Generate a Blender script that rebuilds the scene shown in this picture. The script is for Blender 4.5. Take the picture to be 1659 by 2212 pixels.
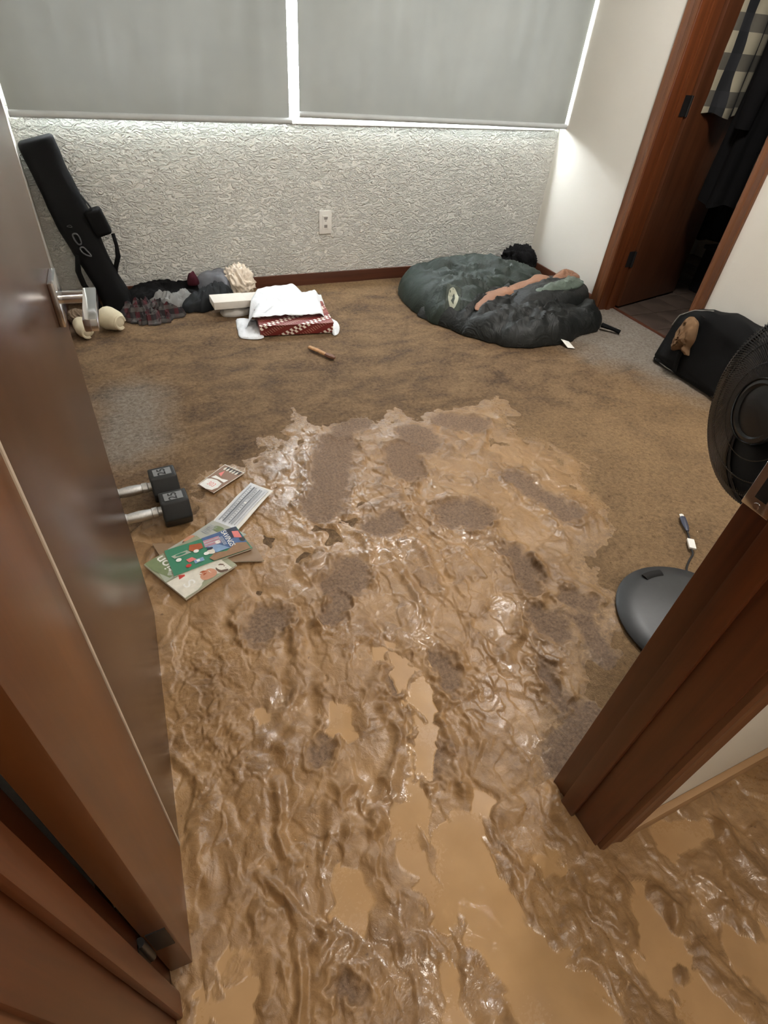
import bpy, bmesh, math, random
import numpy as np
from mathutils import Vector, Matrix
from mathutils.bvhtree import BVHTree

for o in list(bpy.data.objects):
    bpy.data.objects.remove(o, do_unlink=True)
random.seed(7)
scene = bpy.context.scene
C = scene.collection

# ------------------------------------------------------------------ camera
YAW, PITCH, ROLL, FPX, CAMZ = 0.4865, 0.7319, 0.1050, 1198.06, 1.2254
cy, sy, cp, sp = math.cos(YAW), math.sin(YAW), math.cos(PITCH), math.sin(PITCH)
_f = Vector((sy*cp, cy*cp, -sp)); _r = Vector((cy, -sy, 0)); _u = _r.cross(_f)
_r2 = _r*math.cos(ROLL) + _u*math.sin(ROLL); _u2 = -_r*math.sin(ROLL) + _u*math.cos(ROLL)
cam_d = bpy.data.cameras.new('camera'); cam = bpy.data.objects.new('camera', cam_d); C.objects.link(cam)
M = Matrix((( _r2.x, _u2.x, -_f.x, 0), (_r2.y, _u2.y, -_f.y, 0), (_r2.z, _u2.z, -_f.z, CAMZ), (0, 0, 0, 1)))
cam.matrix_world = M
cam_d.sensor_fit = 'HORIZONTAL'; cam_d.sensor_width = 36.0
cam_d.lens = FPX/1659.0*36.0
cam_d.clip_start = 0.02
scene.camera = cam

# ------------------------------------------------------------------ world, lights, exposure
world = bpy.data.worlds.new('overcast_sky'); scene.world = world
world.use_nodes = True
_bg = world.node_tree.nodes.get('Background') or world.node_tree.nodes.new('ShaderNodeBackground')
_bg.inputs[0].default_value = (0.90, 0.96, 1.0, 1); _bg.inputs[1].default_value = 62.0
vs = scene.view_settings
vs.view_transform = 'Standard'; vs.look = 'None'; vs.exposure = 0.05; vs.gamma = 1.0; vs.use_curve_mapping = False
scene.cycles.max_bounces = 7; scene.cycles.diffuse_bounces = 3; scene.cycles.glossy_bounces = 3
scene.cycles.use_adaptive_sampling = True; scene.cycles.adaptive_threshold = 0.05
scene.cycles.transparent_max_bounces = 8; scene.cycles.sample_clamp_indirect = 15.0
scene.cycles.caustics_reflective = False; scene.cycles.caustics_refractive = False

def area_light(name, loc, rot, size, power, col, shape='DISK', sy_=None, portal=False):
    d = bpy.data.lights.new(name, 'AREA'); d.shape = shape; d.size = size
    if sy_: d.size_y = sy_
    d.energy = power; d.color = col
    if portal: d.cycles.is_portal = True
    o = bpy.data.objects.new(name, d); C.objects.link(o); o.location = loc; o.rotation_euler = rot
    return o
PI = math.pi
# daylight portals in the gaps beside the blinds (they guide the sky's light, they add none)
area_light('gap_portal', (.949, 3.130, 1.46), (-PI/2, 0, 0), .046, 1.0, (1, 1, 1), 'RECTANGLE', 1.32, True)
area_light('side_portal', (2.585, 3.130, 1.46), (-PI/2, 0, 0), .013, 1.0, (1, 1, 1), 'RECTANGLE', 1.32, True)
ROOM_FILL, HALL_LAMP = 150.0, 72.0
FAN_A, FAN_O, FAN_Z, FAN_R = 160.0, (-.09, .05), .68, .205

# ------------------------------------------------------------------ materials
def srgb(r, g, b):
    f = lambda c: (c/255/12.92 if c/255 <= 0.04045 else ((c/255+0.055)/1.055)**2.4)
    return (f(r), f(g), f(b), 1)
class NT:
    def __init__(s, name):
        s.m = bpy.data.materials.new(name); s.m.use_nodes = True
        s.t = s.m.node_tree; s.b = s.t.nodes['Principled BSDF']; s.out = s.t.nodes['Material Output']
        s.co = None
    def n(s, typ, **kw):
        x = s.t.nodes.new(typ)
        for k, v in kw.items():
            if k[0] == 'i' and k[1:].isdigit(): x.inputs[int(k[1:])].default_value = v
            elif hasattr(x, k): setattr(x, k, v)
            else: x.inputs[k].default_value = v
        return x
    def l(s, a, b): s.t.links.new(a, b)
    def coord(s, scale=(1, 1, 1), kind='Object'):
        if s.co is None: s.co = s.n('ShaderNodeTexCoord')
        mp = s.n('ShaderNodeMapping'); mp.inputs['Scale'].default_value = scale
        s.l(s.co.outputs[kind], mp.inputs[0]); return mp.outputs[0]
    def noise(s, scale, detail=4, rough=.55, dist=0, vec=None):
        x = s.n('ShaderNodeTexNoise'); x.inputs['Scale'].default_value = scale
        x.inputs['Detail'].default_value = detail; x.inputs['Roughness'].default_value = rough; x.inputs['Distortion'].default_value = dist
        s.l(vec if vec is not None else s.coord(), x.inputs['Vector']); return x.outputs['Fac']
    def ramp(s, fac, stops):
        x = s.n('ShaderNodeValToRGB'); e = x.color_ramp.elements
        while len(e) < len(stops): e.new(.5)
        for k, (p, c) in enumerate(stops): e[k].position = p; e[k].color = c
        s.l(fac, x.inputs[0]); return x.outputs[0]
    def mix(s, fac, a, b):
        x = s.n('ShaderNodeMix', data_type='RGBA')
        for sock, v in ((x.inputs[0], fac), (x.inputs[6], a), (x.inputs[7], b)):
            if hasattr(v, 'is_linked'): s.l(v, sock)
            else: sock.default_value = v
        return x.outputs[2]
    def math(s, op, a, b=0.0, clamp=False):
        x = s.n('ShaderNodeMath', operation=op, use_clamp=clamp)
        for sock, v in ((x.inputs[0], a), (x.inputs[1], b)):
            if hasattr(v, 'is_linked'): s.l(v, sock)
            else: sock.default_value = v
        return x.outputs[0]
    def attr(s, name):
        return s.n('ShaderNodeAttribute', attribute_name=name).outputs['Fac']
    def bump(s, h, strength=.3, dist=.01, prev=None):
        x = s.n('ShaderNodeBump'); x.inputs['Strength'].default_value = strength; x.inputs['Distance'].default_value = dist
        s.l(h, x.inputs['Height'])
        if prev is not None: s.l(prev, x.inputs['Normal'])
        return x.outputs[0]
    def set(s, col=None, rough=None, nrm=None, metal=None, spec=None, coat=None):
        def put(k, v):
            if v is None: return
            if hasattr(v, 'is_linked'): s.l(v, s.b.inputs[k])
            else: s.b.inputs[k].default_value = v
        put('Base Color', col); put('Roughness', rough); put('Normal', nrm); put('Metallic', metal)
        put('Specular IOR Level', spec); put('Coat Weight', coat); return s.m

def plain(name, c, rough=.5, var=.12, vs_=40, bump=0, bs=300, metal=0, spec=.5):
    k = NT(name); c = srgb(*c)
    dark = tuple(x*(1-var) for x in c[:3])+(1,); light = tuple(min(1, x*(1+var)) for x in c[:3])+(1,)
    col = k.ramp(k.noise(vs_), [(.3, dark), (.7, light)])
    nr = k.bump(k.noise(bs, 3), bump, .002) if bump else None
    return k.set(col, rough, nr, metal, spec)

def wood(name, c1, c2, rough=.32, axis=2, scale=1.0, bump=.05):
    k = NT(name)
    sc = [38*scale]*3; sc[axis] = 1.6*scale
    v = k.coord(tuple(sc))
    a = k.noise(1.0, 6, .62, .6, v); b = k.noise(.22, 3, .5, .3, v)
    f = k.math('MULTIPLY_ADD', a, .7); k.t.nodes[-1].inputs[2].default_value = 0.0
    f = k.math('ADD', f, k.math('MULTIPLY', b, .4))
    col = k.ramp(f, [(.36, srgb(*c1)), (.72, srgb(*c2))])
    return k.set(col, rough, k.bump(a, bump, .002), spec=.5)

def cloth(name, c, rough=.85, var=.18, weave=900, bump=.25, sheen=0.0):
    k = NT(name); c = srgb(*c)
    dark = tuple(x*(1-var) for x in c[:3])+(1,); light = tuple(min(1, x*(1+var)) for x in c[:3])+(1,)
    col = k.ramp(k.noise(18, 5), [(.3, dark), (.7, light)])
    h = k.math('ADD', k.noise(weave, 2), k.math('MULTIPLY', k.noise(45, 4), 1.2))
    m = k.set(col, rough, k.bump(h, bump, .004), spec=.2)
    if sheen: k.b.inputs['Sheen Weight'].default_value = sheen
    return m

def wall_mat(name, c, scale, strength, dist=.006):
    k = NT(name)
    vv = k.coord((.72, 1, 1.25)); a = k.noise(scale, 4, .55, 1.6, vv); b = k.noise(scale*3.2, 3, .55, .4); w = k.noise(2.2, 3)
    h = k.math('ADD', k.ramp(a, [(.42, (0, 0, 0, 1)), (.62, (1, 1, 1, 1))]), k.math('MULTIPLY', b, .35))
    base = srgb(*c)
    col = k.ramp(w, [(.3, tuple(x*.95 for x in base[:3])+(1,)), (.7, base)])
    return k.set(col, .62, k.bump(h, strength, dist), spec=.35)

MAT = {}
MAT['wall_tex'] = wall_mat('wall_knockdown_plaster', (238, 236, 229), 40, .85, .012)
MAT['wall'] = wall_mat('wall_smooth_plaster', (228, 223, 213), 90, .06, .004)
MAT['wood'] = wood('dark_red_brown_wood', (72, 36, 18), (112, 60, 30), .34)
MAT['wood_x'] = wood('dark_baseboard_wood', (66, 36, 24), (98, 56, 38), .4, 0)
MAT['wood_y'] = wood('dark_baseboard_wood_side', (66, 36, 24), (98, 56, 38), .4, 1)
MAT['door'] = wood('flush_door_veneer', (62, 40, 28), (90, 60, 42), .25, 2, .8, .03)
MAT['door_warm_lit'] = wood('flush_door_veneer_warm_lit', (84, 46, 22), (114, 66, 32), .3, 2, .8, .03)  # same veneer, with a warm reflection painted in as an orange tint
MAT['casing'] = wood('casing_wood', (84, 50, 28), (122, 76, 46), .4)
MAT['closetdoor'] = wood('closet_door_veneer', (66, 36, 20), (94, 54, 32), .35, 2)
MAT['mudwood'] = wood('mud_coated_wood', (146, 112, 78), (182, 146, 108), .5, 0, .5, .3)
MAT['white'] = plain('white_plastic', (232, 230, 224), .35, .03)
MAT['ceil'] = plain('ceiling_paint', (225, 222, 214), .8, .03)
MAT['chrome'] = plain('polished_chrome', (225, 226, 230), .12, .02, 40, 0, 300, 1.0)
MAT['blackmetal'] = plain('black_metal', (22, 21, 21), .45, .2)
MAT['pale_seam'] = plain('pale_worn_edge', (196, 180, 160), .4, .12, 30)
MAT['dark'] = plain('dark_void', (16, 14, 13), .9)
MAT['glass'] = None
def glassm():
    k = NT('window_glass'); tr = k.n('ShaderNodeBsdfTransparent'); gl = k.n('ShaderNodeBsdfGlossy'); gl.inputs['Roughness'].default_value = .02
    mx = k.n('ShaderNodeMixShader'); mx.inputs[0].default_value = .06
    k.l(tr.outputs[0], mx.inputs[1]); k.l(gl.outputs[0], mx.inputs[2]); k.l(mx.outputs[0], k.out.inputs[0]); return k.m
MAT['glass'] = glassm()
def blindm():
    k = NT('roller_blind_fabric'); c = k.ramp(k.noise(3, 3), [(.3, srgb(150, 153, 148)), (.7, srgb(162, 165, 159))])
    df = k.n('ShaderNodeBsdfDiffuse'); tl = k.n('ShaderNodeBsdfTranslucent'); mx = k.n('ShaderNodeMixShader')
    w = k.noise(5, 3, .5, .3, k.coord((3.5, 1, .5)))
    k.l(c, df.inputs[0]); tl.inputs[0].default_value = (.86, .88, .86, 1)
    f = k.math('MULTIPLY_ADD', w, .0030); k.t.nodes[-1].inputs[2].default_value = .0015
    k.l(f, mx.inputs[0]); k.l(df.outputs[0], mx.inputs[1]); k.l(tl.outputs[0], mx.inputs[2]); k.l(mx.outputs[0], k.out.inputs[0])
    nb = k.bump(k.noise(700, 2), .1, .001); k.l(nb, df.inputs['Normal'])
    return k.m
MAT['blind'] = blindm()
def emis(name, c, s):
    k = NT(name); k.b.inputs['Emission Color'].default_value = c; k.b.inputs['Emission Strength'].default_value = s
    k.b.inputs['Base Color'].default_value = (.8, .8, .8, 1); return k.m

# ------------------------------------------------------------------ mesh helpers
def link(name, me, mat=None, parent=None, smooth=False):
    o = bpy.data.objects.new(name, me); C.objects.link(o)
    if mat is not None: me.materials.append(mat)
    if parent is not None: o.parent = parent
    if smooth: me.shade_smooth()
    return o
def tag(o, label=None, cat=None, group=None, kind=None):
    if label: o['label'] = label
    if cat: o['category'] = cat
    if group: o['group'] = group
    if kind: o['kind'] = kind
    return o
def empty(name, label=None, cat=None, group=None, kind=None, loc=(0, 0, 0)):
    o = bpy.data.objects.new(name, None); C.objects.link(o); o.location = loc; o.empty_display_size = .05
    return tag(o, label, cat, group, kind)
class MB:
    def __init__(s): s.v = []; s.f = []
    def add(s, v, f):
        n = len(s.v); s.v += [tuple(x) for x in v]; s.f += [tuple(i+n for i in q) for q in f]; return s
    def box(s, x0, x1, y0, y1, z0, z1):
        return s.add([(x0,y0,z0),(x1,y0,z0),(x1,y1,z0),(x0,y1,z0),(x0,y0,z1),(x1,y0,z1),(x1,y1,z1),(x0,y1,z1)],
                     [(0,3,2,1),(4,5,6,7),(0,1,5,4),(1,2,6,5),(2,3,7,6),(3,0,4,7)])
    def obox(s, c, sx, sy_, sz, rz=0.0):   # box standing on z=c[2], rotated about z
        ca, sa = math.cos(rz), math.sin(rz); v = []
        for z in (0, sz):
            for (a, b) in ((-1,-1),(1,-1),(1,1),(-1,1)):
                x, y = a*sx/2, b*sy_/2; v.append((c[0]+x*ca-y*sa, c[1]+x*sa+y*ca, c[2]+z))
        return s.add(v, [(0,3,2,1),(4,5,6,7),(0,1,5,4),(1,2,6,5),(2,3,7,6),(3,0,4,7)])
    def tube(s, pts, r, n=8, flat=1.0, cap=True):
        pts = [Vector(p) for p in pts]; rr = r if hasattr(r, '__len__') else [r]*len(pts)
        v = []; f = []; N = len(pts); up = Vector((0, 0, 1)); prev = None
        for i, p in enumerate(pts):
            t = (pts[min(i+1, N-1)]-pts[max(i-1, 0)]).normalized()
            if prev is None:
                a = t.cross(up)
                if a.length < .05: a = t.cross(Vector((1, 0, 0)))
            else:
                a = prev - t*prev.dot(t)
            a.normalize(); prev = a; b = a.cross(t)
            for k in range(n):
                w = 2*PI*k/n; v.append(p + a*(rr[i]*math.cos(w)) + b*(rr[i]*flat*math.sin(w)))
        for i in range(N-1):
            for k in range(n):
                f.append((i*n+k, i*n+(k+1) % n, (i+1)*n+(k+1) % n, (i+1)*n+k))
        if cap: f.append(tuple(reversed(range(n)))); f.append(tuple((N-1)*n+k for k in range(n)))
        return s.add(v, f)
    def lathe(s, prof, n=32, M_=None):
        v = []; f = []
        for (r, z) in prof:
            for k in range(n):
                w = 2*PI*k/n; p = Vector((r*math.cos(w), r*math.sin(w), z)); v.append(M_ @ p if M_ else p)
        for i in range(len(prof)-1):
            for k in range(n): f.append((i*n+k, i*n+(k+1) % n, (i+1)*n+(k+1) % n, (i+1)*n+k))
        f.append(tuple(reversed(range(n)))); f.append(tuple((len(prof)-1)*n+k for k in range(n)))
        return s.add(v, f)
    def prism(s, poly, z0, z1):
        n = len(poly); return s.add([(x, y, z0) for x, y in poly]+[(x, y, z1) for x, y in poly],
            [tuple(reversed(range(n))), tuple(range(n, 2*n))]+[(i, (i+1) % n, n+(i+1) % n, n+i) for i in range(n)])
    def build(s, name, mat=None, parent=None, smooth=False, bevel=0, seg=2, xf=None):
        me = bpy.data.meshes.new(name); v = [tuple(xf(Vector(p))) for p in s.v] if xf else s.v
        me.from_pydata(v, [], s.f); me.update()
        bm = bmesh.new(); bm.from_mesh(me)
        bmesh.ops.recalc_face_normals(bm, faces=bm.faces)
        if bevel:
            es = [e for e in bm.edges if len(e.link_faces) == 2 and e.calc_face_angle(0) > .5]
            bmesh.ops.bevel(bm, geom=es, offset=bevel, segments=seg, affect='EDGES', profile=.6)
        bm.to_mesh(me); bm.free()
        o = link(name, me, mat, parent, False)
        if smooth:
            me.shade_smooth(); me.set_sharp_from_angle(angle=.7)
        elif bevel:
            me.shade_smooth(); me.set_sharp_from_angle(angle=.9)
        return o
def grid_obj(name, X, Y, Zz, mat=None, parent=None, attrs=None, keep=None):
    ny, nx = X.shape; me = bpy.data.meshes.new(name)
    co = np.stack([X, Y, Zz], -1).reshape(-1, 3).astype(np.float32)
    idx = np.arange(nx*ny).reshape(ny, nx)
    q = np.stack([idx[:-1, :-1], idx[:-1, 1:], idx[1:, 1:], idx[1:, :-1]], -1).reshape(-1, 4).astype(np.int32)
    if keep is not None: q = q[keep[:-1, :-1].ravel()]
    me.vertices.add(len(co)); me.vertices.foreach_set('co', co.ravel())
    me.loops.add(q.size); me.loops.foreach_set('vertex_index', q.ravel())
    me.polygons.add(len(q)); me.polygons.foreach_set('loop_start', np.arange(0, q.size, 4, dtype=np.int32))
    me.update(calc_edges=True); me.validate()
    for k, a in (attrs or {}).items():
        at = me.attributes.new(k, 'FLOAT', 'POINT'); at.data.foreach_set('value', a.ravel().astype(np.float32))
    return link(name, me, mat, parent, True)

# ------------------------------------------------------------------ numpy noise
def _hash(ix, iy, seed):
    h = (ix.astype(np.int64)*374761393 + iy.astype(np.int64)*668265263 + seed*974711) & 0xffffffff
    h = ((h ^ (h >> 13))*1274126177) & 0xffffffff
    return ((h ^ (h >> 16)) & 0xffff)/65535.0
def gnoise(x, y, seed=0):
    ix = np.floor(x); iy = np.floor(y); fx = x-ix; fy = y-iy
    u = fx*fx*fx*(fx*(fx*6-15)+10); v = fy*fy*fy*(fy*(fy*6-15)+10)
    def g(a, b):
        an = _hash(ix+a, iy+b, seed)*2*np.pi
        return np.cos(an)*(fx-a)+np.sin(an)*(fy-b)
    n0 = g(0, 0)*(1-u)+g(1, 0)*u; n1 = g(0, 1)*(1-u)+g(1, 1)*u
    return (n0*(1-v)+n1*v)*1.5
def fbm(x, y, oct_=4, seed=0, gain=.5, lac=2.03):
    s = 0; a = 1; t = 0
    for k in range(oct_):
        s = s + a*gnoise(x, y, seed+k*17); t += a; a *= gain; x = x*lac; y = y*lac
    return s/t
def ridged(x, y, oct_=3, seed=0, gain=.5):
    s = 0; a = 1; t = 0
    for k in range(oct_):
        s = s + a*(1-np.abs(gnoise(x, y, seed+k*31))*1.7); t += a; a *= gain; x = x*2.1; y = y*2.1
    return s/t
def sstep(a, b, x):
    t = np.clip((x-a)/(b-a), 0, 1); return t*t*(3-2*t)
def seg_dist(X, Y, pts):
    d = np.full(X.shape, 9.0)
    for (x0, y0), (x1, y1) in zip(pts[:-1], pts[1:]):
        dx, dy = x1-x0, y1-y0; L = dx*dx+dy*dy+1e-9
        t = np.clip(((X-x0)*dx+(Y-y0)*dy)/L, 0, 1)
        d = np.minimum(d, np.hypot(X-x0-t*dx, Y-y0-t*dy))
    return d
PRINTS=[(0.629,1.63,0.457,1.285,0.071),(0.935,1.584,0.924,1.521,0.077),(0.835,1.487,0.811,1.39,0.070),(1.161,1.218,1.231,0.996,0.049),(0.863,1.122,0.91,1.094,0.070),(0.177,0.912,0.145,0.884,0.049),(0.449,0.997,0.386,0.945,0.057),(0.369,0.899,0.329,0.863,0.032),(0.587,1.146,0.65,1.159,0.044),(1.099,1.637,1.213,1.567,0.054),(0.765,1.721,0.677,1.697,0.047),(0.868,0.654,0.903,0.615,0.052),(0.992,0.616,0.962,0.482,0.031),(0.792,0.518,0.761,0.419,0.021),(0.542,0.635,0.54,0.572,0.032),(0.206,0.552,0.175,0.509,0.020),(0.421,0.467,0.406,0.394,0.025),(0.947,0.899,0.924,0.767,0.039),(0.805,0.351,0.686,0.304,0.050),(0.088,0.127,0.097,0.117,0.016),(0.464,0.575,0.463,0.536,0.021),(0.449,0.663,0.4,0.613,0.019),(0.997,0.685,1.038,0.651,0.029)]
PUDDLES=[([(0.439,0.697),(0.46,0.631),(0.458,0.564)],0.047),([(0.458,0.564),(0.436,0.496),(0.387,0.446),(0.347,0.376),(0.301,0.316),(0.275,0.273)],0.028),([(0.275,0.273),(0.285,0.193),(0.299,0.164)],0.023),([(0.373,0.223),(0.37,0.166),(0.38,0.099),(0.389,0.052),(0.4,0.012)],0.067),([(0.4,0.012),(0.434,-0.035),(0.458,-0.089)],0.065),([(0.134,0.211),(0.168,0.227),(0.165,0.268)],0.035),([(-0.08,0.218),(-0.095,0.181),(-0.115,0.159)],0.06),([(0.238,0.076),(0.242,0.035),(0.246,0.003)],0.027),([(0.645,-0.001),(0.654,-0.039),(0.621,-0.061)],0.044),([(0.805,-0.118),(0.792,-0.149)],0.045),([(0.259,0.591),(0.256,0.568)],0.040),([(0.509,0.212),(0.528,0.159)],0.033),([(0.457,0.291),(0.407,0.263)],0.028),([(0.781,0.1),(0.853,0.08)],0.042),([(0.631,-0.127),(0.672,-0.151)],0.035),([(0.081,0.661),(0.095,0.631)],0.021)]
RIDGES=[([(0.509,1.231),(0.601,1.236),(0.691,1.247),(0.772,1.261),(0.829,1.328),(0.882,1.411)],0.0136,0.0140),([(0.772,1.261),(0.781,1.199),(0.816,1.2)],0.0128,0.0100),([(1.254,1.554),(1.181,1.457),(1.088,1.36)],0.0117,0.0080),([(0.303,1.049),(0.385,1.079),(0.426,1.105),(0.4,1.014),(0.347,0.924),(0.295,0.851)],0.0150,0.0200),([(0.305,1.011),(0.36,1.01),(0.401,1.043)],0.0121,0.0100),([(0.083,0.931),(0.105,0.971),(0.148,0.994),(0.204,0.963),(0.224,0.91),(0.22,0.84),(0.212,0.798)],0.0128,0.0160),([(0.101,0.877),(0.132,0.904),(0.154,0.944)],0.0075,0.0080),([(0.583,1.029),(0.574,0.952),(0.58,0.893),(0.575,0.822),(0.574,0.763)],0.0113,0.0100),([(0.992,0.863),(0.964,0.762),(0.914,0.697),(0.846,0.679),(0.801,0.662),(0.774,0.622),(0.714,0.595),(0.691,0.556)],0.0135,0.0150),([(0.588,0.596),(0.598,0.651),(0.658,0.688),(0.676,0.709)],0.0074,0.0080),([(0.539,0.546),(0.579,0.6)],0.0072,0.0070),([(0.073,0.497),(0.067,0.431),(0.051,0.401),(0.056,0.355),(0.062,0.336)],0.0088,0.0120),([(0.003,0.346),(0.019,0.317),(0.031,0.3),(0.043,0.276),(0.052,0.253),(0.076,0.234),(0.083,0.218)],0.0074,0.0120),([(0.032,0.218),(0.027,0.179),(0.018,0.145),(0.005,0.118)],0.0072,0.0120),([(0.005,0.237),(0.015,0.215),(-0,0.191)],0.0062,0.0080),([(0.201,0.435),(0.236,0.431),(0.248,0.396),(0.251,0.356),(0.237,0.334)],0.0131,0.0160),([(0.189,0.353),(0.224,0.339),(0.252,0.346)],0.0128,0.0120),([(0.122,0.328),(0.165,0.381),(0.199,0.416),(0.25,0.426)],0.0085,0.0070),([(0.513,0.466),(0.53,0.411),(0.458,0.351)],0.0058,0.0040),([(0.462,0.511),(0.465,0.415),(0.454,0.375),(0.434,0.33)],0.0093,0.0100),([(0.434,0.33),(0.429,0.245),(0.433,0.199),(0.445,0.151),(0.44,0.082),(0.443,0.043),(0.438,0.01)],0.0156,0.0090),([(0.355,0.566),(0.361,0.502),(0.348,0.461),(0.304,0.414),(0.279,0.393)],0.0104,0.0120),([(0.391,0.539),(0.427,0.537),(0.429,0.505),(0.386,0.48)],0.0104,0.0090),([(0.292,0.066),(0.303,0.009),(0.307,-0.013)],0.0146,0.0090),([(0.438,0.01),(0.488,-0.005),(0.529,-0.043)],0.0086,0.0100),([(0.689,0.008),(0.703,-0.037),(0.703,-0.082),(0.707,-0.119),(0.712,-0.155)],0.0187,0.0140),([(0.689,-0.016),(0.663,-0.065),(0.621,-0.089)],0.0163,0.0100),([(0.902,0.05),(0.902,0.004),(0.912,-0.044)],0.0164,0.0140),([(0.798,0.029),(0.8,-0.039),(0.811,-0.083)],0.0158,0.0120),([(0.787,-0.05),(0.817,-0.109)],0.0145,0.0100),([(0.433,0.181),(0.474,0.177),(0.496,0.146),(0.474,0.13)],0.0087,0.0060),([(0.563,0.101),(0.55,0.058),(0.507,0.045)],0.0112,0.0080),([(0.629,0.057),(0.61,0.01),(0.567,-0.024)],0.0092,0.0060),([(0.388,0.761),(0.433,0.714),(0.384,0.66),(0.338,0.611)],0.0099,0.0080),([(0.223,0.794),(0.181,0.698),(0.168,0.602),(0.115,0.554)],0.0147,0.0120),([(0.233,0.678),(0.219,0.606),(0.178,0.552)],0.0106,0.0080),([(0.174,0.675),(0.111,0.613),(0.065,0.597)],0.0105,0.0100),([(-0.001,0.669),(0.037,0.608),(0.1,0.572)],0.0093,0.0080),([(-0.124,0.65),(-0.065,0.543),(-0.033,0.472),(-0.024,0.432)],0.0093,0.0080),([(-0.083,0.493),(-0.046,0.496),(-0.03,0.443)],0.0077,0.0070),([(-0.095,0.452),(-0.093,0.392),(-0.092,0.352)],0.0098,0.0080),([(0.014,0.269),(-0.013,0.296),(-0.029,0.28),(0.008,0.25)],0.0094,0.0100),([(0.067,0.196),(0.099,0.211),(0.124,0.186),(0.087,0.181)],0.0103,0.0100),([(0.239,0.197),(0.205,0.166),(0.206,0.13)],0.0094,0.0070),([(0.606,1.374),(0.555,1.288),(0.502,1.234)],0.0145,0.0080),([(0.507,1.637),(0.44,1.456),(0.389,1.32)],0.0140,0.0080),([(0.739,1.564),(0.758,1.436),(0.683,1.349)],0.0159,0.0070),([(0.8,1.168),(0.845,1.203),(0.907,1.2),(0.962,1.15),(0.97,1.073)],0.0125,0.0090),([(0.75,1.056),(0.81,1.013),(0.899,1.015),(0.965,1.051)],0.0119,0.0080),([(1.119,1.232),(1.111,1.087),(1.155,0.961)],0.0086,0.0060),([(0.606,1.063),(0.684,1.057),(0.675,0.975),(0.651,0.812)],0.0115,0.0070),([(0.922,0.996),(0.849,0.853),(0.756,0.756),(0.709,0.656)],0.0107,0.0060),([(0.739,0.973),(0.804,0.971),(0.778,0.898)],0.0101,0.0060),([(0.431,1.212),(0.507,1.163),(0.532,1.11),(0.515,1.032)],0.0133,0.0100),([(0.349,1.24),(0.417,1.172),(0.384,1.12)],0.0133,0.0090)]
EDGE=[(-0.009,1.479),(0.078,1.657),(0.35,1.702),(0.496,1.838),(0.647,1.828),(0.789,1.732),(0.934,1.779),(1.17,1.767),(1.451,1.725),(1.451,1.512),(1.461,1.336),(1.574,1.219),(1.406,0.948),(1.165,0.739),(1.082,0.582),(0.928,0.408),(0.597,0.254)]

# ------------------------------------------------------------------ the setting
RX, LX, BY = 2.591, -0.2655, 3.189      # room side planes
FY0, FY1 = 0.135, 0.265                 # door wall: hall face, room face
JL, JR = -0.172, 0.629                  # jamb faces of the near doorway
ZC = 2.42
def struct(o): o['kind'] = 'structure'; return o
# back wall with window opening
WX0, WX1, WZ0, WZ1 = -0.215, 2.545, 0.792, 2.08
b = MB()
b.box(LX-.1, RX+.1, BY, BY+.14, -.1, WZ0); b.box(LX-.1, RX+.1, BY, BY+.14, WZ1, ZC+.1)
b.box(LX-.1, WX0, BY, BY+.14, WZ0, WZ1); b.box(WX1, RX+.1, BY, BY+.14, WZ0, WZ1)
struct(b.build('wall_back', MAT['wall_tex']))
# right wall with closet opening
CY0, CY1, CZ = 1.843, 2.461, 2.03
b = MB(); b.box(RX, RX+.12, FY0, CY0, -.1, ZC+.1); b.box(RX, RX+.12, CY1, BY+.14, -.1, ZC+.1); b.box(RX, RX+.12, CY0, CY1, CZ, ZC+.1)
struct(b.build('wall_right', MAT['wall']))
b = MB(); b.box(LX-.12, LX, FY0, BY+.14, -.1, ZC+.1); struct(b.build('wall_left', MAT['wall']))
# door wall
b = MB(); b.box(-1.4, JL-.02, FY0, FY1, -.1, ZC+.1); b.box(JR+.02, RX+.12, FY0, FY1, -.1, ZC+.1); b.box(JL-.02, JR+.02, FY0, FY1, 2.05, ZC+.1)
struct(b.build('wall_front', MAT['wall']))
# hall shell
b = MB(); b.box(-1.4, RX+.12, -1.15, -1.05, -.1, ZC+.1); struct(b.build('wall_hall_rear', MAT['wall']))
b = MB(); b.box(-1.5, -1.4, -1.15, FY1, -.1, ZC+.1); struct(b.build('wall_hall_left', MAT['wall']))
b = MB(); b.box(RX+.02, RX+.12, -1.15, FY0, -.1, ZC+.1); struct(b.build('wall_hall_right', MAT['wall']))
b = MB(); b.box(-1.5, 4.4, -1.15, BY+.16, ZC, ZC+.1); struct(b.build('ceiling', MAT['ceil']))
# closet shell
b = MB(); b.box(RX+.12, 4.3, 3.20, 3.30, -.1, ZC); struct(b.build('wall_closet_far', MAT['wall']))
b = MB(); b.box(4.2, 4.3, 1.2, 3.2, -.1, ZC); struct(b.build('wall_closet_back', MAT['wall']))
b = MB(); b.box(RX+.12, 4.3, 1.1, 1.2, -.1, ZC); struct(b.build('wall_closet_near', MAT['wall']))

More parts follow.
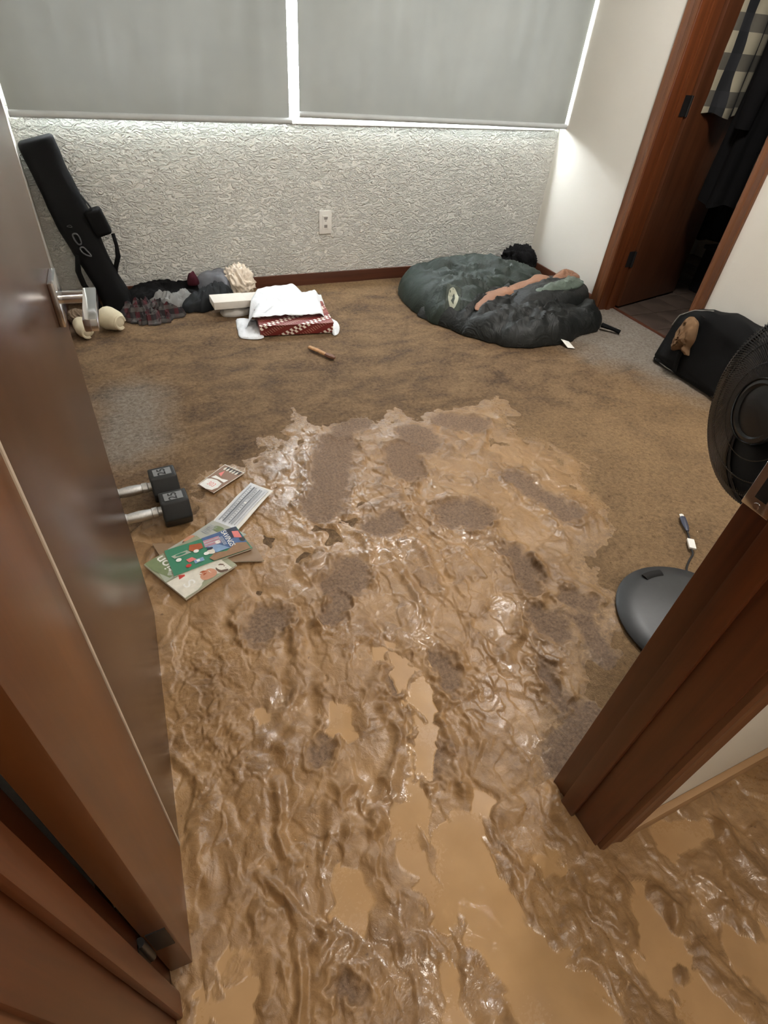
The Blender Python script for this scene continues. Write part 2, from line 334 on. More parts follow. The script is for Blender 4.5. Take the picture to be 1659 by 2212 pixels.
# baseboards
BH = .062
b = MB(); b.box(LX, RX, BY-.012, BY, -.05, BH); struct(b.build('baseboard_back', MAT['wood_x'], bevel=.003))
b = MB(); b.box(RX-.012, RX, CY1+.057, BY-.012, -.05, BH); struct(b.build('baseboard_right', MAT['wood_y'], bevel=.003))
b = MB(); b.box(RX-.012, RX, FY1+.012, CY0-.057, -.05, BH); struct(b.build('baseboard_right_near', MAT['wood_y'], bevel=.003))
b = MB(); b.box(LX, LX+.012, FY1+.012, BY-.012, -.05, BH); struct(b.build('baseboard_left', MAT['wood_y'], bevel=.003))
b = MB(); b.box(.73, RX, FY1, FY1+.012, -.05, BH); struct(b.build('baseboard_front', MAT['wood_x'], bevel=.003))
b = MB(); b.box(JR+.062, RX, FY0-.014, FY0, -.05, .072); struct(b.build('baseboard_hall', MAT['mudwood'], bevel=.003))

# door frames: jamb boards, stops, casings as parts of a trim
def frame_near():
    t = empty('trim_1', kind='structure')
    for s, x in ((1, JR), (-1, JL)):
        X = lambda a, c: (min(x+s*a, x+s*c), max(x+s*a, x+s*c))
        b = MB(); b.box(*X(0, .02), FY0, FY1+.008, -.05, 2.05); b.build('jamb', MAT['wood'], t, bevel=.0015)
        b = MB(); b.box(*X(-.011, 0), .198, .234, -.05, 2.04); b.build('stop', MAT['wood'], t, bevel=.004)
        prof = [(.005, 0), (.005, .009), (.012, .013), (.022, .0125), (.028, .009), (.046, .011), (.058, .015), (.062, .013), (.062, 0)]
        for (yy, sg) in ((FY0, -1), (FY1, 1)):
            if s == -1 and sg == 1: continue
            b = MB(); n = len(prof)
            v = [(x+s*a, yy+sg*c, z) for z in (-.05, 2.10) for a, c in prof]
            b.add(v, [tuple(range(n)), tuple(range(n, 2*n))]+[(i, (i+1) % n, n+(i+1) % n, n+i) for i in range(n)])
            b.build('casing', MAT['casing'] if sg == -1 else MAT['wood'], t)
    b = MB(); b.box(JL, JR, FY0, FY1, 2.03, 2.05); b.build('head_jamb', MAT['wood'], t)
    # strike plate on the right jamb
    b = MB(); b.box(JR-.0018, JR+.001, .238, .2745, .822, .882); sp_ = b.build('strike_plate', MAT['chrome'], t, bevel=.0008)
    b = MB(); b.box(JR-.0026, JR-.0016, .249, .264, .838, .868); b.build('latch_hole', MAT['dark'], sp_)
    for z in (.829, .875):
        b = MB(); b.lathe([(.0045, 0), (.004, .0012), (.001, .0014)], 12, Matrix.Translation((JR-.0016, .2565, z)) @ Matrix.Rotation(-PI/2, 4, 'Y')); b.build('screw', MAT['chrome'], sp_, True)
    return t
frame_near()
def frame_closet():
    t = empty('trim_2', kind='structure')
    for s, y in ((1, CY1), (-1, CY0)):
        Y = lambda a, c: (min(y+s*a, y+s*c), max(y+s*a, y+s*c))
        b = MB(); b.box(RX-.004, RX+.13, *Y(-.018, 0), -.05, CZ); b.build('jamb', MAT['wood'], t, bevel=.0015)
        b = MB(); b.box(RX+.055, RX+.085, *Y(-.029, -.018), -.05, CZ); b.build('stop', MAT['wood'], t, bevel=.003)
        b = MB(); prof = [(-.012, 0), (-.012, .009), (0, .014), (.012, .0125), (.018, .009), (.040, .011), (.052, .016), (.057, .013), (.057, 0)]; n = len(prof)
        v = [(RX-c, y+s*a, z) for z in (-.05, CZ+.06) for a, c in prof]
        b.add(v, [tuple(range(n)), tuple(range(n, 2*n))]+[(i, (i+1) % n, n+(i+1) % n, n+i) for i in range(n)])
        b.build('casing', MAT['casing'], t)
    b = MB(); b.box(RX-.004, RX+.13, CY0, CY1, CZ, CZ+.02); b.build('head_jamb', MAT['wood'], t)
frame_closet()

# near door, open against the left side, leaning a touch
def lean(p): return Vector((p.x+.012*p.z, p.y, p.z))
def near_door():
    t = empty('door_1', kind='structure', loc=(-.17, .262, 0))
    off = Vector((.17, -.262, 0))
    D0, D1 = Vector((-.135, .262)), Vector((-.101, 1.03)); d = (D1-D0).normalized(); n = Vector((d.y, -d.x))
    def xf(p):   # local: x along the door from hinge, y proud of the face, z up
        q = D0 + d*p.x + n*p.y; q = lean(Vector((q.x, q.y, p.z))); return q+off
    Wd = (D1-D0).length
    b = MB(); b.box(.193, Wd, -.035, 0, .012, 2.02); b.build('door_panel', MAT['door'], t, xf=xf, bevel=.0015)
    b = MB(); b.box(0, .187, -.035, 0.0, .012, 2.02); b.build('warm_lit_panel', MAT['door_warm_lit'], t, xf=xf, bevel=.0015)  # same door face, split off to paint the warmer reflection near the hinges
    b = MB(); b.box(.187, .193, -.034, .0012, .014, 2.02); b.build('seam_strip', MAT['pale_seam'], t, xf=xf)
    for z in (.17, 1.75):
        b = MB(); b.box(-.0015, .001, -.030, -.004, z, z+.09); h = b.build('hinge', MAT['blackmetal'], t, xf=xf)
        b = MB(); b.tube([(-.006, -.037, z), (-.006, -.037, z+.09)], .0065, 10); b.build('knuckle', MAT['blackmetal'], h, True, xf=xf)
        b = MB(); b.box(-.036, -.008, -.042, -.0385, z, z+.09); b.build('leaf', MAT['blackmetal'], h, xf=xf)
    # lever handle
    L = empty('lever_handle'); L.parent = t
    yc = Wd-.062; zc = .862
    b = MB(); b.box(yc-.033, yc+.033, 0, .009, zc-.033, zc+.033); b.build('rose', MAT['chrome'], L, xf=xf, bevel=.0015)
    b = MB(); b.tube([(yc, .008, zc), (yc, .03, zc), (yc, .046, zc)], .0095, 16); b.build('shank', MAT['chrome'], L, True, xf=xf)
    b = MB(); b.box(yc-.112, yc+.011, .041, .060, zc-.009, zc+.0095); b.build('lever', MAT['chrome'], L, xf=xf, bevel=.0025)
    b = MB(); b.box(Wd-.0002, Wd+.0012, -.029, -.006, zc-.028, zc+.028); b.build('latch_plate', MAT['chrome'], t, xf=xf)
near_door()
def closet_door():
    t = empty('door_2', kind='structure', loc=(2.725, 2.44, 0)); off = Vector((-2.725, -2.44, 0))
    D0 = Vector((2.732, 2.428)); d = Vector((.978, .208)).normalized(); n = Vector((-d.y, d.x))
    xf = lambda p: Vector(((D0+d*p.x+n*p.y).x, (D0+d*p.x+n*p.y).y, p.z))+off
    b = MB(); b.box(0, .60, 0, .035, .012, 2.0); b.build('door_panel', MAT['closetdoor'], t, xf=xf, bevel=.0015)
    for z in (.24, .955, 1.75):
        b = MB(); b.box(-.0015, .001, .003, .034, z, z+.085); hg = b.build('hinge', MAT['blackmetal'], t, xf=xf)
        b = MB(); b.box(2.676, 2.724, 2.4405, 2.4428, z, z+.085); b.build('leaf', MAT['blackmetal'], hg, xf=lambda p: p+off)
        b = MB(); b.tube([Vector((2.728, 2.437, z))+off, Vector((2.728, 2.437, z+.085))+off], .006, 10); b.build('knuckle', MAT['blackmetal'], hg, True)
    b = MB(); b.tube([(.54, -.002, .95), (.54, -.03, .95), (.54, -.045, .95)], [.012, .012, .026], 14); b.build('knob', MAT['blackmetal'], t, True, xf=xf)
closet_door()

# window: frame, panes, sill
w = empty('window_1', kind='structure')
for x0, x1 in ((WX0, .80), (1.16, WX1)):
    fr = MB()
    fr.box(x0, x1, BY+.09, BY+.12, WZ0+.0, WZ0+.035); fr.box(x0, x1, BY+.09, BY+.12, WZ1-.035, WZ1)
    fr.box(x0, x0+.035, BY+.09, BY+.12, WZ0+.035, WZ1-.035); fr.box(x1-.035, x1, BY+.09, BY+.12, WZ0+.035, WZ1-.035)
    f = fr.build('window_frame', MAT['white'], w)
    g = MB(); g.box(x0+.035, x1-.035, BY+.104, BY+.108, WZ0+.035, WZ1-.035); g.build('pane', MAT['glass'], f)
b = MB(); b.box(.80, .83, BY+.085, BY+.125, WZ0, WZ1); b.box(1.13, 1.16, BY+.085, BY+.125, WZ0, WZ1); b.build('mullion', MAT['white'], w)
b = MB(); b.box(.83, 1.13, BY+.104, BY+.108, WZ0, WZ1); b.build('pane', MAT['glass'], w)
b = MB(); b.box(WX0, WX1, BY-.006, BY+.09, WZ0-.012, WZ0+.002); b.build('window_sill', MAT['white'], w, bevel=.002)

# roller blinds: fabric, bottom bar, tube
def blind(x0, x1, zb, wav, label, tilt=0.0):
    t = empty('roller_blind', label, 'blind', 'grey roller blinds over the window', loc=((x0+x1)/2, BY-.055, zb)); ox, oz = -(x0+x1)/2, -zb
    nx, nz = 60, 40; xs = np.linspace(x0, x1, nx); zs = np.linspace(zb+.01, 2.14, nz); X, Z_ = np.meshgrid(xs, zs); Z_ = Z_ + tilt*(1-2*(X-x0)/(x1-x0))*(2.14-Z_)/1.34
    Y = BY-.051 + .0035*fbm(X*7+wav, Z_*1.1, 3, 5+int(wav)) - .004*np.exp(-((X-x0)/.22)**2)*np.sin(X*26+Z_*2)*(wav > 1)
    o = grid_obj('blind_fabric', X+ox, Y-(BY-.055), Z_+oz, MAT['blind'], t)
    b = MB(); n = 10
    pts = [(x0-.002+ox, .003, .011+tilt), (x1+.009+ox, .003, .011-tilt)]
    b.tube(pts, .0140, 12, .95); b.build('bottom_bar', MAT['blindbar'], t, True)
    b = MB(); b.tube([(x0+ox, .012, 2.17-zb), (x1+ox, .012, 2.17-zb)], .024, 16); b.build('roller_tube', MAT['white'], t, True)
MAT['blindbar'] = cloth('blind_hem', (196, 200, 200), .6, .04, 700, .1)
blind(-.252, .925, .787, 1.0, 'left grey roller blind with its hem covering the window sill')
blind(.973, 2.578, .806, 3.0, 'right grey roller blind with light leaking under its hem', .009)

# ceiling lamps: the hallway light, plus an unseen bedroom one added as fill
def dome_lamp(x, y, label, power, col):
    t = empty('ceiling_lamp', label, 'lamp', 'ceiling lamps', loc=(x, y, ZC))
    b = MB(); b.lathe([(.2, 0), (.2, -.025), (.195, -.03)], 32); b.build('lamp_base', MAT['white'], t, True)
    b = MB(); b.lathe([(.19, -.032), (.178, -.06), (.13, -.085), (.06, -.1), (.01, -.102)], 32); b.build('lamp_shade', emis('lamp_glass_%d' % power, (*col, 1), power/3.0/.45), t, True)
dome_lamp(.30, -.60, 'white ceiling dome lamp in the hallway', HALL_LAMP, (1.0, .91, .80))
dome_lamp(1.9, 1.5, 'unseen white dome lamp added as fill in the bedroom', ROOM_FILL, (1.0, .97, .93))
# ------------------------------------------------------------------ carpet (floor)
def floor_maps(X, Y):
    n1 = fbm(X*2.2+3, Y*2.2, 4, 41); n2 = fbm(X*6, Y*6+9, 4, 77)
    # clean grey carpet towards the closet corner and a grey patch by the left wall
    gl = sstep(-.10, .16, (X-1.55)*.80+(Y-1.45)*.33 - .64 + .10*n1+.07*n2)
    gl = gl*sstep(2.75, 2.45, Y-.12*n1) 
    pa = np.exp(-(((X+.05)/.13)**2+((Y-2.1)/.2)**2)) + .8*np.exp(-(((X+.10)/.15)**2+((Y-1.83)/.13)**2))
    clean = np.clip(gl + np.clip(1.25*pa-.15+.2*n2, 0, .85), 0, 1)
    tan = sstep(.1, .6, (1.75-Y)*.8+(X-.9)*.55 + .25*n1)*sstep(1.9, 1.35, Y)*sstep(.55, .95, X)
    sand = sstep(2.98, 3.15, Y+.05*n2)*sstep(.4, .7, X)*sstep(1.6, 1.4, X)
    return clean, np.clip(tan*np.clip(.75+.6*n2, .3, 1)+sand*.8, 0, 1)
xs = np.linspace(LX-.05, RX+.14, 300); ys = np.linspace(-1.06, BY+.05, 420); X, Y = np.meshgrid(xs, ys)
clean, tan = floor_maps(X, Y)
Zf = .0022*fbm(X*5, Y*5, 3, 3) - .002
def carpet_mat():
    k = NT('soaked_carpet'); cl = k.attr('clean'); tn = k.attr('tan')
    fib = k.noise(420, 3, .6); cl2 = k.noise(70, 5, .72, .6); bl = k.noise(5.5, 5, .6, .4, k.coord((1, 1.6, 1)))
    brown = k.ramp(k.math('ADD', k.math('MULTIPLY', bl, .55), k.math('MULTIPLY', cl2, .5)), [(.38, srgb(78, 59, 42)), (.52, srgb(124, 99, 72)), (.66, srgb(154, 127, 96))])
    tanc = k.ramp(cl2, [(.3, srgb(124, 98, 69)), (.6, srgb(168, 137, 100))])
    grey = k.ramp(cl2, [(.3, srgb(116, 106, 96)), (.65, srgb(162, 151, 138))])
    col = k.mix(k.math('MULTIPLY', tn, .85), brown, tanc)
    fac = k.math('ADD', cl, k.math('MULTIPLY', k.math('SUBTRACT', cl2, .5), .9), True)
    fac = k.math('MULTIPLY', fac, k.math('GREATER_THAN', cl, .02))
    col = k.mix(fac, col, grey)
    sp_ = k.ramp(k.noise(60, 2, .5), [(.24, (.45, .4, .35, 1)), (.32, (1, 1, 1, 1))])
    mm = k.n('ShaderNodeMix', data_type='RGBA', blend_type='MULTIPLY'); mm.inputs[0].default_value = .8; k.l(col, mm.inputs[6]); k.l(sp_, mm.inputs[7])
    h = k.math('ADD', fib, k.math('MULTIPLY', cl2, 1.4))
    return k.set(mm.outputs[2], k.ramp(bl, [(.3, (.6, .6, .6, 1)), (.6, (.85, .85, .85, 1))]), k.bump(h, .8, .009), spec=.3)
fl = grid_obj('floor', X, Y, Zf, carpet_mat(), None, {'clean': clean, 'tan': tan}); struct(fl)
b = MB(); b.box(-1.4, LX-.05, -1.06, FY0+.05, -.03, 0); struct(b.build('floor_hall_end', fl.data.materials[0]))

# closet floor tiles
cf = empty('floor_closet', kind='structure')
b = MB(); b.box(RX+.13, 4.25, 1.2, 3.2, -.05, -.006); b.build('grout_bed', plain('pale_grout', (128, 116, 104), .9), cf)
MAT['tile'] = plain('dark_brown_tile', (74, 62, 54), .45, .3, 9)
tile_me = None
for i in range(6):
    for j in range(8):
        x0, y0 = RX+.135+i*.206, 1.5+j*.206
        if tile_me is None:
            b = MB(); b.box(0, .2, 0, .2, -.01, 0); o = b.build('tile', MAT['tile'], cf, bevel=.002); tile_me = o.data
        else: o = link('tile', tile_me, None, cf)
        o.location = (x0, y0, random.uniform(-.001, .001))
b = MB(); b.box(RX+.118, RX+.134, CY0, CY1, -.01, .004); b.build('threshold', MAT['wood_y'], cf)

# ------------------------------------------------------------------ mud (stuff): a real relief over the carpet
def spaced(a, bnds):
    out = [a]
    for (end, st) in bnds:
        n = max(1, int(round((end-out[-1])/st))); out += list(np.linspace(out[-1], end, n+1)[1:])
    return np.array(out)
xs = spaced(-.42, [(-.2, .012), (.95, .0026), (1.3, .004), (1.78, .007)])
ys = spaced(-.42, [(-.1, .004), (.8, .0026), (1.35, .0034), (1.98, .0055)])
X, Y = np.meshgrid(xs, ys)
wx = .030*fbm(X*9, Y*9, 3, 11); wy = .030*fbm(X*9+7, Y*9+3, 3, 23)
Xw, Yw = X+wx, Y+wy
Xs, Ys = X+.35*wx, Y+.35*wy
def sub(pts, pad):
    x0, x1 = min(p[0] for p in pts)-pad, max(p[0] for p in pts)+pad; y0, y1 = min(p[1] for p in pts)-pad, max(p[1] for p in pts)+pad
    i0, i1 = np.searchsorted(ys, [y0, y1]); j0, j1 = np.searchsorted(xs, [x0, x1]); return slice(i0, i1), slice(j0, j1)
# signed distance to the outer edge of the mud (positive inside)
ring = EDGE + [(.60, -.9), (-.5, -.9), (-.5, 1.2), (-.2, 1.3)]
inside = np.zeros(X.shape, bool)
for (x0, y0), (x1, y1) in zip(ring, ring[1:]+ring[:1]):
    c = ((y0 > Y) != (y1 > Y)); inside ^= c & (X < (x1-x0)*(Y-y0)/((y1-y0) if y1 != y0 else 1e-9)+x0)
de = np.full(X.shape, 9.0)
for a, b_ in zip(EDGE[:-1], EDGE[1:]): de = np.minimum(de, seg_dist(Xs, Ys, [a, b_]))
hallm = Y < .28
sd = np.where(inside, de, -de); sd = np.where(hallm, np.maximum(sd, .2), sd)
blot = fbm(X*5+2, Y*5, 4, 91)
thick = sstep(-.06, .20, sd + .15*blot + .05*fbm(X*17, Y*17, 3, 93))
near = sstep(1.25, .35, Y)                       # wetter and deeper towards the doorway
h = -.006 + thick*(.0105 + .006*near) + thick*.0045*blot
# trampled relief: scraped layers with stepped edges, smears towards the door, clods
for fq, am, sd_ in ((4.2, .0044, 7), (7.5, .0034, 17), (13.0, .0026, 37)):
    nz = fbm(Xw*fq, Yw*fq*.72, 3, sd_); h += thick*am*(sstep(-.045, .03, nz)-.5)
rg = ridged(Xw*10, Yw*6.5, 2, 7); h += thick*.0018*(rg-.6)
patchy = sstep(-.15, .25, fbm(X*4, Y*4, 2, 55))
sm = ridged(Xw*20+Yw*3, Yw*6.0, 2, 101); h += thick*.0011*(sm-.6)*(1-patchy)
rg2 = ridged(Xw*30, Yw*24, 3, 19, .6); h += thick*.0013*(rg2-.5)*(.15+patchy)
slk = 1-.6*np.exp(-((X-.40)/.14)**2-((Y-1.40)/.36)**2)
h += slk*thick*.0006*fbm(Xw*75, Yw*66, 3, 29)
# rippled, stippled skin on the left beside the door
rip = sstep(.13, .02, np.abs(X+.02))*sstep(.45, .55, Y)*sstep(1.02, .9, Y)
h += rip*.0028*ridged(Xw*24, Yw*75, 2, 61)
stp = np.clip(gnoise(Xw*95, Yw*95, 67)-.22, 0, 1)*rip; h -= .006*stp
# lumpy, churned hall mud
hm = sstep(.16, .02, Y)*sstep(.42, .62, X+.15*blot)
h += hm*(.0065*ridged(Xw*13+Yw*6, Yw*9, 3, 83)-.003) + hm*.0022*fbm(Xw*45, Yw*45, 3, 13)
lf = sstep(.24, .10, Y)*sstep(.3, .1, X)
h += lf*(.004*ridged(Xw*15, Yw*11, 3, 87)-.002)
for pts, wd, hh in RIDGES:
    s_ = sub(pts, wd*4+.03); d = seg_dist(Xs[s_], Ys[s_], pts); w_ = wd*(.8+.5*np.clip(blot[s_]+.5, 0, 1))
    br = .75+.5*gnoise(X[s_]*30, Y[s_]*30, 5)
    br = br*sstep(-.55, .1, gnoise(X[s_]*14, Y[s_]*14, 15)); h[s_] += hh*.85*br*np.exp(-(d/(w_*1.1))**2) - .22*hh*np.exp(-((d-2.2*w_)/w_)**2)
bare = np.zeros(X.shape)
for x0, y0, x1, y1, r in PRINTS:
    s_ = sub([(x0, y0), (x1, y1)], r*2+.05)
    d = seg_dist(.5*Xs[s_]+.5*Xw[s_], .5*Ys[s_]+.5*Yw[s_], [(x0, y0), (x1, y1)]) - r*(1+.3*blot[s_]) + .016*gnoise(X[s_]*28, Y[s_]*28, 3) + .008*gnoise(X[s_]*75, Y[s_]*75, 31)
    m = sstep(.018, -.016, d); rim = np.exp(-((d-.014)/.012)**2)
    h[s_] = h[s_]*(1-m) + m*(.0016 + .0012*gnoise(X[s_]*110, Y[s_]*110, 9)) + rim*.0055*(.3+thick[s_])*(.7+.9*gnoise(X[s_]*18, Y[s_]*18, 4))
    bare[s_] = np.maximum(bare[s_], m)
pud = np.zeros(X.shape)
for pts, r in PUDDLES:
    s_ = sub(pts, r*2+.08); d = seg_dist(.5*Xs[s_]+.5*Xw[s_], .5*Ys[s_]+.5*Yw[s_], pts) - .82*r*(1+.3*blot[s_])
    m = sstep(.022, -.022, d); lv = .0030 + .0042*near[s_]
    g = h[s_]*(1-.35*m) + .35*m*lv - .0055*m
    fl_ = (m > .02) & (g < lv)
    h[s_] = np.where(m > .02, np.where(fl_, lv, g), h[s_])
    pud[s_] = np.maximum(pud[s_], np.where(m > .02, sstep(0, .0016, lv-g), 0))
lvl = sstep(.0105, .0015, h)*thick
slick = np.exp(-((X-.43)/.17)**2-((Y-1.38)/.40)**2)
wet = np.clip(.15+1.0*slick+.75*sstep(-.15, .25, fbm(X*3.3+5, Y*3.3, 3, 47)), 0, 1)
# flatten anything the door and jambs would stand in
grey_ = np.clip(bare*(1-pud), 0, 1)
def mud_mat():
    k = NT('wet_brown_mud'); pu = k.attr('puddle'); ba = k.attr('bare'); wt = k.attr('wet'); hr = k.attr('relief')
    a = k.noise(7, 6, .6, .6); f = k.noise(140, 4, .65); g = k.noise(480, 2, .6); v = k.noise(28, 5, .65, 1.0)
    mudc = k.ramp(k.math('ADD', k.math('MULTIPLY', a, .55), k.math('MULTIPLY', v, .45)), [(.34, srgb(116, 87, 57)), (.5, srgb(144, 111, 74)), (.68, srgb(168, 133, 93))])
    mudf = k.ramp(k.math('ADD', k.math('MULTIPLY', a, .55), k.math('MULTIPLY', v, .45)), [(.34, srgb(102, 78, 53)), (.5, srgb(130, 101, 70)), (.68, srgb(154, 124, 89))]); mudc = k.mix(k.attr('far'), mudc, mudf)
    puc = k.ramp(k.noise(10, 4), [(.3, srgb(170, 134, 93)), (.7, srgb(184, 148, 105))])
    bac = k.ramp(f, [(.32, srgb(78, 60, 47)), (.62, srgb(128, 104, 84))])
    thn = k.ramp(k.noise(70, 5, .72, .6), [(.36, srgb(90, 68, 46)), (.52, srgb(136, 107, 72)), (.66, srgb(164, 134, 96))])
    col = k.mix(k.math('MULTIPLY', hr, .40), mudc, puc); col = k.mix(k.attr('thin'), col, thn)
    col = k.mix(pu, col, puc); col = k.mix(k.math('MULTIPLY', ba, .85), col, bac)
    spk = k.ramp(k.noise(75, 2, .5), [(.22, (.35, .28, .22, 1)), (.29, (1, 1, 1, 1))])
    mm = k.n('ShaderNodeMix', data_type='RGBA', blend_type='MULTIPLY'); k.l(k.math('MULTIPLY', k.math('SUBTRACT', 1.0, pu), .75), mm.inputs[0]); k.l(col, mm.inputs[6]); k.l(spk, mm.inputs[7])
    ro = k.math('SUBTRACT', .44, k.math('MULTIPLY', wt, .16)); ro = k.math('ADD', ro, k.math('MULTIPLY', ba, .35))
    ro = k.math('ADD', ro, k.math('MULTIPLY', k.math('SUBTRACT', f, .5), .25)); ro = k.math('SUBTRACT', ro, k.math('MULTIPLY', pu, .08))
    hh = k.math('ADD', k.math('MULTIPLY', v, 1.2), k.math('ADD', k.math('MULTIPLY', f, .5), k.math('MULTIPLY', g, k.math('MULTIPLY', k.math('MAXIMUM', ba, k.attr('thin')), 1.2))))
    hh = k.math('MULTIPLY', hh, k.math('SUBTRACT', 1.0, pu))
    k.l(k.math('MULTIPLY', k.math('SUBTRACT', 1.0, k.math('MAXIMUM', ba, k.attr('thin'))), k.attr('gloss')), k.b.inputs['Coat Weight'])
    k.b.inputs['Coat Roughness'].default_value = .02; k.b.inputs['Coat IOR'].default_value = 1.55
    nb = k.bump(hh, .4, .005)
    k.l(k.bump(k.math('ADD', v, k.math('MULTIPLY', f, .12)), .5, .005), k.b.inputs['Coat Normal'])
    return k.set(mm.outputs[2], ro, nb, spec=.5)
keep = ~((Y > FY0+.004) & (Y < FY1-.004) & ((X > JR+.004) | (X < JL-.004))) & ~((X < LX+.004) & (Y > FY0)) & ~((X < JL) & (Y > FY0))
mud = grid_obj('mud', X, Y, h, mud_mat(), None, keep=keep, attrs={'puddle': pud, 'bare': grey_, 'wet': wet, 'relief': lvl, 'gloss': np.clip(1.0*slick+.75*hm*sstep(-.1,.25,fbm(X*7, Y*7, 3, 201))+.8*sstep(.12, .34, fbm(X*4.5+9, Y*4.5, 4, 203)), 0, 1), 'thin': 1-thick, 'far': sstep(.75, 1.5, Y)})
tag(mud, 'wet brown mud with footprints and tan puddles over the carpet', 'mud', None, 'stuff')
_depth_bvh = None
def mud_z(x, y):
    i = min(max(np.searchsorted(ys, y), 1), len(ys)-1); j = min(max(np.searchsorted(xs, x), 1), len(xs)-1)
    if x > xs[-1] or y > ys[-1] or x < xs[0]: return 0.0
    return max(0.0, float(h[i, j]))
# ------------------------------------------------------------------ cloth helpers
def catmull(pts, n, closed=True):
    P = [np.array(p, float) for p in pts]; N = len(P); out = []
    segs = N if closed else N-1
    for i in range(segs):
        p0, p1, p2, p3 = (P[(i-1) % N], P[i], P[(i+1) % N], P[(i+2) % N]) if closed else (P[max(i-1, 0)], P[i], P[i+1], P[min(i+2, N-1)])
        for k in range(n):
            t = k/n; out.append(.5*((2*p1)+(-p0+p2)*t+(2*p0-5*p1+4*p2-p3)*t*t+(-p0+3*p1-3*p2+p3)*t**3))
    if not closed: out.append(P[-1])
    return np.array(out)
def pile(name, outline, H, mat, parent=None, z0=0.0, fold=.35, fs=9.0, fdir=0.0, seed=0, flat=2.6, stretch=2.5, rings=22, per=8, lump=None, skirt=.012, base=None, edge=.05, crump=.5):
    """a heap of cloth: closed mesh over an outline, height profile with folds; lump = [(x,y,r,h)] extra mounds"""
    O = catmull(outline, per); n = len(O); c = O.mean(0)
    rs = np.concatenate([np.linspace(0.02, .9, rings-6), np.array([.94, .97, .99, 1.0, 1.0, .985])])
    R, T = np.meshgrid(rs, np.arange(n), indexing='ij')
    X = c[0]+(O[None, :, 0]-c[0])*R; Y = c[1]+(O[None, :, 1]-c[1])*R
    prof = np.clip(1-np.clip(R, 0, 1)**flat, 0, 1)**.5
    ca, sa = math.cos(fdir), math.sin(fdir); U = X*ca+Y*sa; V = -X*sa+Y*ca
    wu = .05*fbm(X*8, Y*8, 2, seed+3)
    f1 = ridged((U+wu)*fs/stretch, (V+wu)*fs, 3, seed)-.55; f2 = fbm(X*fs*2.2, Y*fs*2.2, 3, seed+9)
    Zz = H*prof*(1+fold*f1*1.3+fold*crump*f2)
    if lump:
        for (lx, ly, lr, lh) in lump: Zz = Zz + lh*np.exp(-((X-lx)**2+(Y-ly)**2)/lr**2)*np.clip(prof*1.5, 0, 1)
    w = 1+edge*(fbm(np.cos(T*2*np.pi/n)*3+seed, np.sin(T*2*np.pi/n)*3, 3, seed+5))*R
    X = c[0]+(X-c[0])*w; Y = c[1]+(Y-c[1])*w
    Zz[-3] = np.maximum(Zz[-3], skirt*.8); Zz[-2] = skirt*.35; Zz[-1] = 0
    Zz = Zz + z0
    if base is not None:
        Zz = Zz + np.vectorize(base)(X, Y)
    v = np.stack([X, Y, Zz], -1).reshape(-1, 3); f = []
    for i in range(len(rs)-1):
        for k in range(n): f.append((i*n+k, i*n+(k+1) % n, (i+1)*n+(k+1) % n, (i+1)*n+k))
    m = len(v); v = list(map(tuple, v)); v.append((c[0], c[1], float(Zz[0].mean()))); v.append((c[0], c[1], z0+(base(c[0], c[1]) if base else 0)))
    for k in range(n): f.append((m, k, (k+1) % n)); f.append((m+1, (len(rs)-1)*n+(k+1) % n, (len(rs)-1)*n+k))
    b = MB(); b.add(v, f); return b.build(name, mat, parent, True)
def surf(o):
    dg = bpy.context.evaluated_depsgraph_get(); bm = bmesh.new(); bm.from_mesh(o.data); bm.transform(o.matrix_basis if o.parent is None else o.matrix_basis)
    t = BVHTree.FromBMesh(bm); bm.free()
    def z(x, y, top=1.0):
        hit = t.ray_cast(Vector((x, y, top)), Vector((0, 0, -1))); return hit[0].z if hit[0] else 0.0
    return z
def sheet(name, quad, mat, parent=None, zfun=None, nx=14, ny=10, thick=.0012, curl=0.0, lift=.002, seed=0, wob=.0015):
    """paper lying on something: bilinear quad (corners a,b,c,d), follows zfun, with real thickness"""
    a, b_, c, d = [np.array(p, float) for p in quad]; v = []; N = (nx+1)*(ny+1)
    top = []
    for j in range(ny+1):
        for i in range(nx+1):
            u, w_ = i/nx, j/ny; p = a*(1-u)*(1-w_)+b_*u*(1-w_)+c*u*w_+d*(1-u)*w_
            z = (zfun(p[0], p[1]) if zfun else 0)+lift + curl*(abs(u-.5)*2)**3 + wob*float(gnoise(np.array(u*3.1+seed), np.array(w_*2.7+seed*2), seed))
            top.append((p[0], p[1], z))
    v = [(x, y, z+thick) for x, y, z in top]+top; f = []
    I = lambda i, j, s: s*N+j*(nx+1)+i
    for j in range(ny):
        for i in range(nx):
            f.append((I(i,j,0), I(i+1,j,0), I(i+1,j+1,0), I(i,j+1,0))); f.append((I(i,j,1), I(i,j+1,1), I(i+1,j+1,1), I(i+1,j,1)))
    for i in range(nx): f.append((I(i,0,0), I(i,0,1), I(i+1,0,1), I(i+1,0,0))); f.append((I(i,ny,0), I(i+1,ny,0), I(i+1,ny,1), I(i,ny,1)))
    for j in range(ny): f.append((I(0,j,0), I(0,j+1,0), I(0,j+1,1), I(0,j,1))); f.append((I(nx,j,0), I(nx,j,1), I(nx,j+1,1), I(nx,j+1,0)))
    m = MB(); m.add(v, f); return m.build(name, mat, parent, True)
